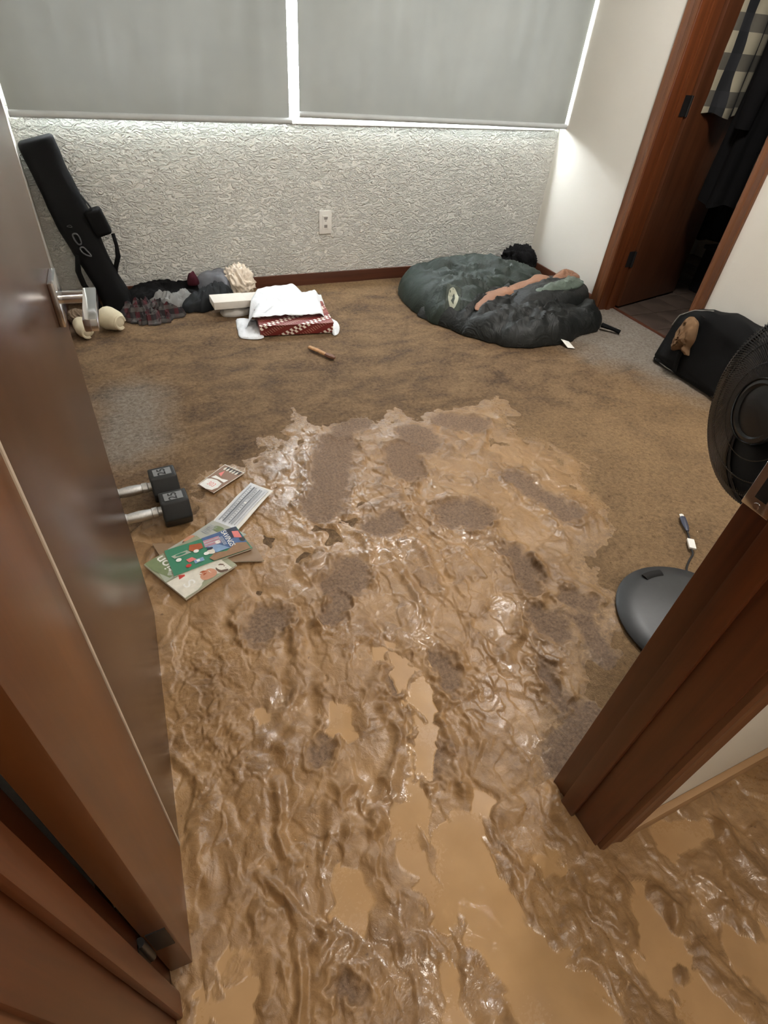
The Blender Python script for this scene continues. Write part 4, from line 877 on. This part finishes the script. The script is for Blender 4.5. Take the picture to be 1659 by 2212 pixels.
for s, nm in ((1, 'front_grille'), (-1, 'rear_grille')):
    b = MB()
    for k in range(170):
        a0 = 2*PI*k/170; pts = []
        for r in np.linspace(.055, R, 7): pts.append(HM @ Vector((r*math.cos(a0+(r/R)*1.0*s), r*math.sin(a0+(r/R)*1.0*s), dome(r, s))))
        b.tube(pts, .0016 if s == 1 else .0012, 3, 1, False)
    for r in (.10, .145, .18): b.tube([HM @ Vector((r*math.cos(w_), r*math.sin(w_), dome(r, s))) for w_ in np.linspace(0, 2*PI, 49)], .0016, 4, 1, False)
    o = b.build(nm, MAT['fanblack'], t, True); o['kind'] = 'stuff'
b = MB(); b.lathe([(.066, .050), (.068, .060), (.066, .066), (.056, .068), (.052, .062), (.03, .065), (.004, .066)], 40, HM); b.build('hub_badge', MAT['fanblack'], t, True)
MAT['badge'] = plain('hub_ring_gloss', (70, 72, 75), .15, .02, 40, 0, 300, 1.0)
b = MB(); b.tube([HM @ Vector((.0655*math.cos(w_), .0655*math.sin(w_), .0675)) for w_ in np.linspace(0, 2*PI, 49)], .0016, 6, 1, False); b.build('hub_ring', MAT['badge'], t, True)
b = MB(); b.lathe([(.06, -.06), (.075, -.09), (.07, -.15), (.04, -.175), (.005, -.18)], 32, HM); b.build('motor_housing', MAT['fanblack'], t, True)
for k in range(5):
    a0 = 2*PI*k/5; V_ = []; F_ = []
    for i, r in enumerate(np.linspace(.035, R*.88, 7)):
        for j, w_ in enumerate(np.linspace(-.42, .42, 6)):
            V_.append(HM @ Vector((r*math.cos(a0+w_), r*math.sin(a0+w_), .018*w_/.42)))
    N_ = len(V_); V_ += [p + ax*(-.002) for p in V_]
    for i in range(6):
        for j in range(5): q = i*6+j; F_ += [(q, q+1, q+7, q+6), (N_+q, N_+q+6, N_+q+7, N_+q+1)]
    b = MB(); b.add(V_, F_); b.build('blade', MAT['fanblack'], t, True)

# cable with plug and white label
MAT['rubber'] = plain('black_rubber', (18, 18, 19), .5); MAT['bluegrey'] = plain('slate_plug', (48, 52, 72), .4)
t = empty('power_cable', 'thin black cable with a slate plug and a white label flag', 'cable')
cz = .008
b = MB(); b.tube(catmull([(1.40, .615, cz+.004), (1.43, .648, cz), (1.468, .672, cz), (1.50, .688, cz), (1.517, .712, cz), (1.545, .745, cz), (1.565, .772, cz), (1.582, .80, cz)], 5, False).tolist(), .0033, 8); b.build('cord', MAT['rubber'], t, True)
b = MB(); b.tube([(1.567, .775, cz+.002), (1.577, .79, cz+.003), (1.589, .81, cz+.003), (1.604, .833, cz+.003)], [.005, .009, .011, .0105], 10, .6); b.build('plug', MAT['bluegrey'], t, True)
b = MB(); b.tube([(1.603, .832, cz+.003), (1.612, .846, cz+.003)], .0075, 4, .5); b.build('plug_contact', MAT['white'], t)
b = MB(); b.obox((1.527, .722, cz+.001), .045, .022, .007, math.atan2(.05, .038)); b.build('label_flag', MAT['paperw'], t, bevel=.001)

# ------------------------------------------------------------------ dumbbells
MAT['rubberhex'] = plain('black_rubber_hex', (24, 25, 26), .55, .12, 120, .2, 500); MAT['rubberface'] = plain('grey_rubber_face', (120, 122, 124), .6, .1)
MAT['steel'] = plain('knurled_chrome', (205, 205, 205), .28, .1, 200, .4, 900, 1.0)
def dumbbell(yc, xc, rz, label):
    t = empty('dumbbell', label, 'dumbbell', 'hex dumbbells half behind the door', loc=(xc, yc, mud_z(xc, yc)+.002)); t.rotation_euler = (0, 0, rz)
    rr = .055
    hexp = [(rr*1.0*math.cos(PI/6+k*PI/3), rr*math.sin(PI/6+k*PI/3)) for k in range(6)]
    hexp = [(y_*1.0, z_+rr*.866) for z_, y_ in hexp]
    for s, nm in ((1, 'head'), (-1, 'head')):
        x0, x1 = (.062, .142) if s == 1 else (-.142, -.062)
        b = MB(); n = 6; v = [(x, y_, z_) for x in (x0, x1) for y_, z_ in hexp]
        b.add(v, [tuple(reversed(range(n))), tuple(range(n, 2*n))]+[(i, (i+1) % n, n+(i+1) % n, n+i) for i in range(n)])
        hd = b.build(nm, MAT['rubberhex'], t, bevel=.006, seg=3)
        if s == 1:
            zt = rr*.866*2
            b = MB(); b.box(.075, .129, -.017, .017, zt-.001, zt+.0012); pl = b.build('weight_plate', MAT['rubberface'], hd, bevel=.0006)
            text_mesh('weight_number', '25', MAT['rubberhex'], hd, Matrix.Translation((.101, -.001, zt+.0017)) @ Matrix.Rotation(PI/2, 4, 'Z'), .034, None, .0006)
    prof = [(-.065, .014), (-.052, .0145), (-.050, .0165), (-.035, .0165), (-.033, .0145), (-.02, .016), (.0, .0172), (.02, .016), (.033, .0145), (.035, .0165), (.050, .0165), (.052, .0145), (.065, .014)]
    b = MB(); b.tube([(x, 0, rr*.866) for x, r_ in prof], [r_ for x, r_ in prof], 20); b.build('handle', MAT['steel'], t, True)
dumbbell(1.505, -.105, .06, 'far black hex dumbbell marked 25 beside the door')
dumbbell(1.368, -.090, .05, 'near black hex dumbbell marked 25 beside the magazines')
# ------------------------------------------------------------------ papers and magazines on the mud
def quad_xf(quad, zf, lift):
    a, b_, c, d = [np.array(q, float) for q in quad]
    def xf(p):   # p.x,p.y in 0..1 on the sheet
        u, w_ = p[0], p[1]; q = a*(1-u)*(1-w_)+b_*u*(1-w_)+c*u*w_+d*(1-u)*w_
        return Vector((q[0], q[1], zf(q[0], q[1])+lift+(p[2] if len(p) > 2 else 0)))
    return xf
def shape(nm, pts, mat, par, xf):
    """flat print: filled polygon in sheet coordinates, subdivided to follow the sheet"""
    b = MB(); n = len(pts); cx = sum(p[0] for p in pts)/n; cy_ = sum(p[1] for p in pts)/n
    rings = [1.0, .66, .33]; V_ = []
    for r in rings: V_ += [xf((cx+(x-cx)*r, cy_+(y-cy_)*r, 0)) for x, y in pts]
    V_.append(xf((cx, cy_, 0))); F_ = []
    for k in range(2):
        for i in range(n): F_.append((k*n+i, k*n+(i+1) % n, (k+1)*n+(i+1) % n, (k+1)*n+i))
    for i in range(n): F_.append((2*n+i, 2*n+(i+1) % n, 3*n))
    b.add(V_, F_); return b.build(nm, mat, par)
def rect(u0, w0, u1, w1, k=4):
    e = lambda a, b_: [a+(b_-a)*i/k for i in range(k)]
    return [(x, w0) for x in e(u0, u1)]+[(u1, y) for y in e(w0, w1)]+[(x, w1) for x in e(u1, u0)]+[(u0, y) for y in e(w1, w0)]
def disc(u, w_, ru, rw, n=16, wob=0, seed=0):
    return [(u+ru*(1+wob*math.sin(3*a+seed))*math.cos(a), w_+rw*(1+wob*math.cos(2*a+seed))*math.sin(a)) for a in np.linspace(0, 2*PI, n, endpoint=False)]
def inkm(name, c, rough=.4): return plain(name, c, rough, .10, 60)
def text_on(nm, body, mat, par, xf, u, w_, su, ang=0.0, aspect=1.0, bold=0.0):
    """lettering of cap height su (in sheet u units) centred at u,w"""
    M_ = Matrix.Translation((u, w_, 0)) @ Matrix.Diagonal((1, aspect, 1, 1)) @ Matrix.Rotation(ang, 4, 'Z') @ Matrix.Scale(su, 4)
    return text_mesh(nm, body, mat, par, M_, 1.0, xf, bold)
LIE = lambda x, y: mz_s(x, y)
# smoothed support height so papers lie on the relief instead of following every grain
_hs = np.maximum(h, 0)
def mz_s(x, y):
    i0, i1 = np.searchsorted(ys, [y-.06, y+.06]); j0, j1 = np.searchsorted(xs, [x-.06, x+.06]); return float(_hs[i0:i1+1, j0:j1+1].mean())+.0045
I = {k: inkm('ink_'+k, c) for k, c in dict(white=(232, 232, 228), grey=(150, 154, 160), dgrey=(92, 96, 104), green=(54, 120, 94), blue=(70, 96, 140), navy=(44, 50, 72), lblue=(128, 156, 190), pink=(214, 120, 116), red=(190, 60, 52), skin=(196, 142, 116), orange=(164, 84, 48), brown=(96, 72, 56), mauve=(160, 140, 158), leaf=(118, 132, 96), sage=(168, 174, 160), cream=(216, 212, 200), black=(40, 38, 40), mudsmear=(140, 108, 78)).items()}
P_ = lambda nm, c, r=.35: plain(nm, c, r, .07, 30)

# --- picture card
Q = [(.097, 1.525), (.137, 1.461), (.257, 1.535), (.204, 1.605)]
t = empty('picture_card', 'small brown picture card with white drawing near the dumbbells', 'card', loc=(.17, 1.53, 0)); 
def local(o_, loc): return lambda q: q
def rel(t_): return lambda x, y: mz_s(x+t_.location.x, y+t_.location.y)
def ql(quad, t_): return [(x-t_.location.x, y-t_.location.y) for x, y in quad]
q = ql(Q, t); sheet('card_sheet', q, P_('card_brown', (138, 110, 92)), t, rel(t), 16, 14, .0012, 0, .003, 2, 0); xf = quad_xf(q, rel(t), .0052)
shape('border', rect(.0, .0, .03, 1), I['cream'], t, xf); shape('border', rect(.97, 0, 1, 1), I['cream'], t, xf); shape('border', rect(.03, .97, .97, 1), I['cream'], t, xf)
shape('cartoon_bubble', [(.05, .02), (.5, .0), (.78, .05), (.86, .2), (.80, .36), (.45, .40), (.2, .36), (.06, .3)], I['white'], t, xf)
shape('cartoon_bubble', [(.12, .40), (.5, .44), (.82, .42), (.84, .55), (.55, .50), (.2, .52)], I['white'], t, xf)
text_on('lettering', '303', I['pink'], t, quad_xf(q, rel(t), .0057), .48, .20, .26, 0, .75)
for u_ in (.2, .34, .5, .63, .78): shape('portrait', disc(u_, .86, .05, .06), I['cream'], t, xf)
for u_ in (.27, .42, .57, .71, .86): shape('portrait', disc(u_, .90, .045, .07), I['black'], t, xf)
shape('drawing', [(.2, .62), (.42, .56), (.3, .78)], I['pink'], t, xf)

# --- printed form with torn right edge
Q = [(.106, 1.322), (.167, 1.258), (.320, 1.407), (.262, 1.473)]
t = empty('paper_form', 'white printed paper form with grey ruled lines on the mud', 'paper', loc=(.21, 1.365, 0)); q = ql(Q, t)
sheet('paper_sheet', q, P_('form_paper', (224, 222, 216), .7), t, rel(t), 18, 12, .0016, .002, .003, 4, .002); xf = quad_xf(q, rel(t), .0076)
q2 = [(q[0][0]+.004, q[0][1]-.004), (q[1][0]-.006, q[1][1]+.012), (q[2][0]-.014, q[2][1]+.0), (q[3][0], q[3][1]-.003)]
sheet('top_sheet', q2, P_('form_paper_blue', (206, 209, 214), .7), t, rel(t), 18, 12, .001, .002, .0058, 5, .002); xf = quad_xf(q2, rel(t), .0094)
for u0, u1, kk in ((.10, .17, 'grey'), (.30, .36, 'dgrey'), (.40, .47, 'grey'), (.62, .66, 'dgrey'), (.70, .78, 'grey'), (.88, .91, 'grey')): shape('ruled_band', rect(u0, .06, u1, .94, 6), I[kk], t, xf)
for i in range(16): shape('print_line', rect(.19, .12+i*.05, .28, .135+i*.05, 2), I['grey'], t, xf)
for i in range(16): shape('print_line', rect(.50, .12+i*.05, .59, .135+i*.05, 2), I['grey'], t, xf)
shape('stamp', disc(.56, .55, .05, .03), I['white'], t, xf)

# --- three overlapping magazines (lowest first)
def mag(name, label, Q, cover, loc, lift, th, seed):
    t = empty(name, label, 'magazine', 'magazines on the mud', loc=loc); q = ql(Q, t)
    sheet('pages', q, I['cream'], t, rel(t), 20, 16, th, 0, lift, seed, 0)
    sheet('cover', q, cover, t, rel(t), 20, 16, .0008, 0, lift+th, seed, 0)
    return t, q, quad_xf(q, rel(t), lift+th+.0018)
# muddy folded leaflet at the bottom right
t, q, xf = mag('leaflet', 'mud-stained brown leaflet under the other magazines', [(-.075, 1.285), (-.05, 1.19), (.213, 1.115), (.20, 1.20)], P_('muddy_leaflet', (142, 118, 94)), (.06, 1.2, 0), .002, .003, 3)
shape('picture', disc(.88, .3, .08, .14), I['sage'], t, xf)
# opened news magazine
t, q, xf = mag('grey_magazine', 'pale grey magazine with a round face below the paper form', [(-.036, 1.245), (.02, 1.14), (.19, 1.235), (.108, 1.325)], P_('grey_cover', (170, 172, 164)), (.07, 1.24, 0), .005, .003, 6)
shape('picture', disc(.10, .40, .10, .13, 16, .1), I['skin'], t, xf); shape('picture', disc(.12, .30, .07, .05), I['brown'], t, xf)
for i in range(7): shape('print_line', rect(.08, .66+i*.035, .30, .675+i*.035, 2), I['grey'], t, xf)
shape('picture', disc(.35, .86, .12, .08, 16, .2), I['leaf'], t, xf)
# green and white cover
t, q, xf = mag('photo_magazine', 'leaf green magazine with white lettering and a smiling face', [(-.106, 1.205), (-.018, 1.04), (.135, 1.118), (.05, 1.275)], P_('photo_cover', (150, 152, 128)), (.02, 1.15, 0), .004, .006, 8)
shape('picture', [(.55, .0), (.98, .0), (1.0, .9), (.6, .9)], I['cream'], t, xf)
shape('picture', [(0, .02), (.2, .02), (.5, .1), (.5, .3), (.3, .35), (0, .2)], I['leaf'], t, xf); shape('picture', [(.3, .05), (.52, .0), (.56, .25), (.36, .2)], I['sage'], t, xf)
shape('picture', disc(.86, .55, .10, .15, 16, .08), I['skin'], t, xf); shape('picture', disc(.78, .5, .05, .07), I['orange'], t, xf); shape('picture', disc(.90, .78, .10, .10, 14, .1), I['brown'], t, xf)
shape('picture', [(.55, .22), (.70, .14), (.74, .22), (.6, .3)], I['red'], t, xf)
xl = quad_xf(q, rel(t), .0124)
text_on('lettering', 'ction', I['white'], t, xl, .27, .24, .24, PI, 1.0, .012); text_on('lettering', 'S', I['white'], t, xl, .80, .24, .26, PI, 1.0, .012)
# catalogue on top
t, q, xf = mag('savings_catalogue', 'green and blue savings catalogue lying on top of the magazines', [(-.046, 1.234), (-.034, 1.128), (.192, 1.166), (.168, 1.268)], P_('catalogue_green', (62, 128, 100)), (.07, 1.2, 0), .011, .004, 11)
# sheet: u from far-left to near-left edge (0 far,1 near), w from left to right
shape('picture', rect(0, .50, .72, .99, 5), I['blue'], t, xf); xf2 = quad_xf(q, rel(t), .0173)
shape('picture', rect(0, .84, .40, .99), I['navy'], t, xf2); shape('picture', [(.30, .50), (.72, .58), (.72, .76), (.46, .66)], I['lblue'], t, xf2)
shape('picture', [(.12, .5), (.40, .48), (.44, .70), (.14, .72)], I['mauve'], t, xf2)
shape('picture', [(.10, .32), (.30, .28), (.42, .34), (.38, .46), (.18, .47)], I['orange'], t, xf2)
xf3 = quad_xf(q, rel(t), .0178)
for i in range(5): shape('picture', rect(.15+.05*i, .5, .165+.05*i, .70, 3), I['cream' if i % 2 else 'pink'], t, xf3)
shape('picture', [(.30, .05), (.42, .08), (.40, .30), (.26, .26)], I['sage'], t, xf2); shape('picture', disc(.34, .17, .04, .07), I['green'], t, xf3)
for u_, w_ in ((.52, .12), (.42, .36), (.64, .46), (.36, .66)): shape('price_dot', disc(u_, w_, .065, .035), I['white'], t, xf3)
shape('picture', [(.60, .20), (.74, .22), (.72, .32), (.58, .28)], I['pink'], t, xf2); shape('picture', disc(.84, .20, .06, .035), I['red'], t, xf2)
shape('picture', rect(.72, .28, .86, .40, 3), I['lblue'], t, xf2); shape('picture', rect(.75, .31, .83, .35, 2), I['white'], t, xf3)
shape('picture', disc(.62, .52, .10, .06, 16, .2), I['cream'], t, xf2); shape('picture', disc(.50, .53, .05, .04), I['navy'], t, xf3)
shape('picture', [(.14, .90), (.40, .88), (.50, .97), (.20, .98)], I['pink'], t, xf3); shape('picture', disc(.55, .96, .10, .035), I['black'], t, xf3)
shape('mud_smear', [(.72, .55), (.8, .70), (.62, .86), (.72, .98), (1.0, .98), (1.0, .50), (.85, .46)], I['mudsmear'], t, xf3)
text_on('lettering', 'SAVINGS', I['white'], t, quad_xf(q, rel(t), .0183), .36, .80, .17, 0, .62, .012)
for i in range(3): shape('print_line', rect(.2, .745-.016*i, .55, .749-.016*i, 3), I['white'], t, xf3)

# ------------------------------------------------------------------ things in the closet
MAT['shirtplaid'] = plaid('cream_black_plaid', (146, 138, 118), (22, 22, 25), (34, 34, 37), (7.5, 7.0, .01))
def garment(name, label, cat, x, y, ztop, zbot, wx_, wy_, mat, seed, rz=0.0, taper=.8):
    """hanging garment: folded tube, open bottom closed with a hem"""
    t = empty(name, label, cat, loc=(x, y, 0)); t.rotation_euler = (0, 0, rz); n = 48; rows = 24; v = []
    for i in range(rows):
        u = i/(rows-1); z = ztop+(zbot-ztop)*u; s = min(1, .35+u*6)*(taper+(1-taper)*u)
        for k in range(n):
            w_ = 2*PI*k/n; f_ = 1+.16*math.sin(w_*5+seed+u*1.5)*min(1, u*3)+.10*float(gnoise(np.array(w_*2+seed), np.array(u*4), seed))
            v.append((wx_*s*f_*math.cos(w_), wy_*s*f_*math.sin(w_), z+.012*math.sin(w_*3+seed)*u))
    b = MB(); b.add(v, [(i*n+k, i*n+(k+1) % n, (i+1)*n+(k+1) % n, (i+1)*n+k) for i in range(rows-1) for k in range(n)]+[tuple(range(n)), tuple((rows-1)*n+k for k in range(n))])
    b.build('garment_body', mat, t, True); return t
g = garment('plaid_overshirt', 'cream and black checked overshirt hanging inside the closet', 'shirt', 3.00, 2.50, 1.62, .965, .16, .075, MAT['shirtplaid'], 3, .2)
b = MB(); b.tube([(.15, -.02, 1.5), (.19, -.06, 1.25), (.20, -.05, 1.02)], [.05, .045, .04], 16, .6); b.build('sleeve', MAT['shirtplaid'], g, True)
g = garment('black_coat', 'black coat hanging behind the checked overshirt', 'coat', 3.12, 2.36, 1.62, .58, .10, .085, MAT['c_black'], 8, .2)
b = MB(); b.tube([(-.10, -.02, 1.45), (-.13, -.03, 1.15), (-.12, -.02, .93)], [.045, .042, .036], 14, .7); sl = b.build('sleeve', MAT['c_black'], g, True)
garment('grey_robe', 'pale grey robe hanging deep in the closet', 'robe', 3.75, 2.72, 1.7, 1.03, .07, .11, MAT['c_lgrey'], 11, 0)
garment('dark_trousers', 'dark blue trousers hanging low in the closet', 'trousers', 3.56, 2.68, 1.2, .30, .07, .10, cloth('navy_twill', (26, 28, 36), .9), 14, 0)
b = MB(); b.tube([(3.9, 1.6, 1.72), (3.9, 3.2, 1.72)], .014, 12); t = b.build('closet_rail', MAT['chrome'], None, True); tag(t, 'chrome clothes rail across the closet back', 'rail')
t = empty('closet_shelf', 'grey closet shelf with a rounded front edge', 'shelf', loc=(3.45, 2.30, 0))
b = MB(); b.box(-.05, .30, -1.1, .16, .80, .825); b.build('shelf_board', plain('grey_laminate', (120, 122, 124), .35), t, bevel=.008)
t = empty('blue_bottle', 'shiny pale blue container on the closet shelf', 'container', loc=(3.50, 2.34, .8255))
b = MB(); b.lathe([(.04, 0), (.045, .01), (.045, .12), (.03, .14), (.018, .15)], 24); b.build('container_body', plain('pale_blue_gloss', (150, 170, 196), .12), t, True)
b = MB(); b.lathe([(.02, .148), (.02, .175), (.004, .178)], 16); b.build('cap', MAT['white'], t, True)
t = empty('storage_bin', 'dark storage bin on the closet floor', 'bin', loc=(3.66, 2.38, 0))
b = MB(); b.box(-.18, .18, -.2, .2, 0, .26); b.build('bin_body', plain('dark_bin_plastic', (30, 30, 34), .4), t, bevel=.012)
b = MB(); b.box(-.19, .19, -.21, .21, .26, .285); b.build('lid', plain('dark_bin_lid', (44, 44, 48), .35), t, bevel=.006)
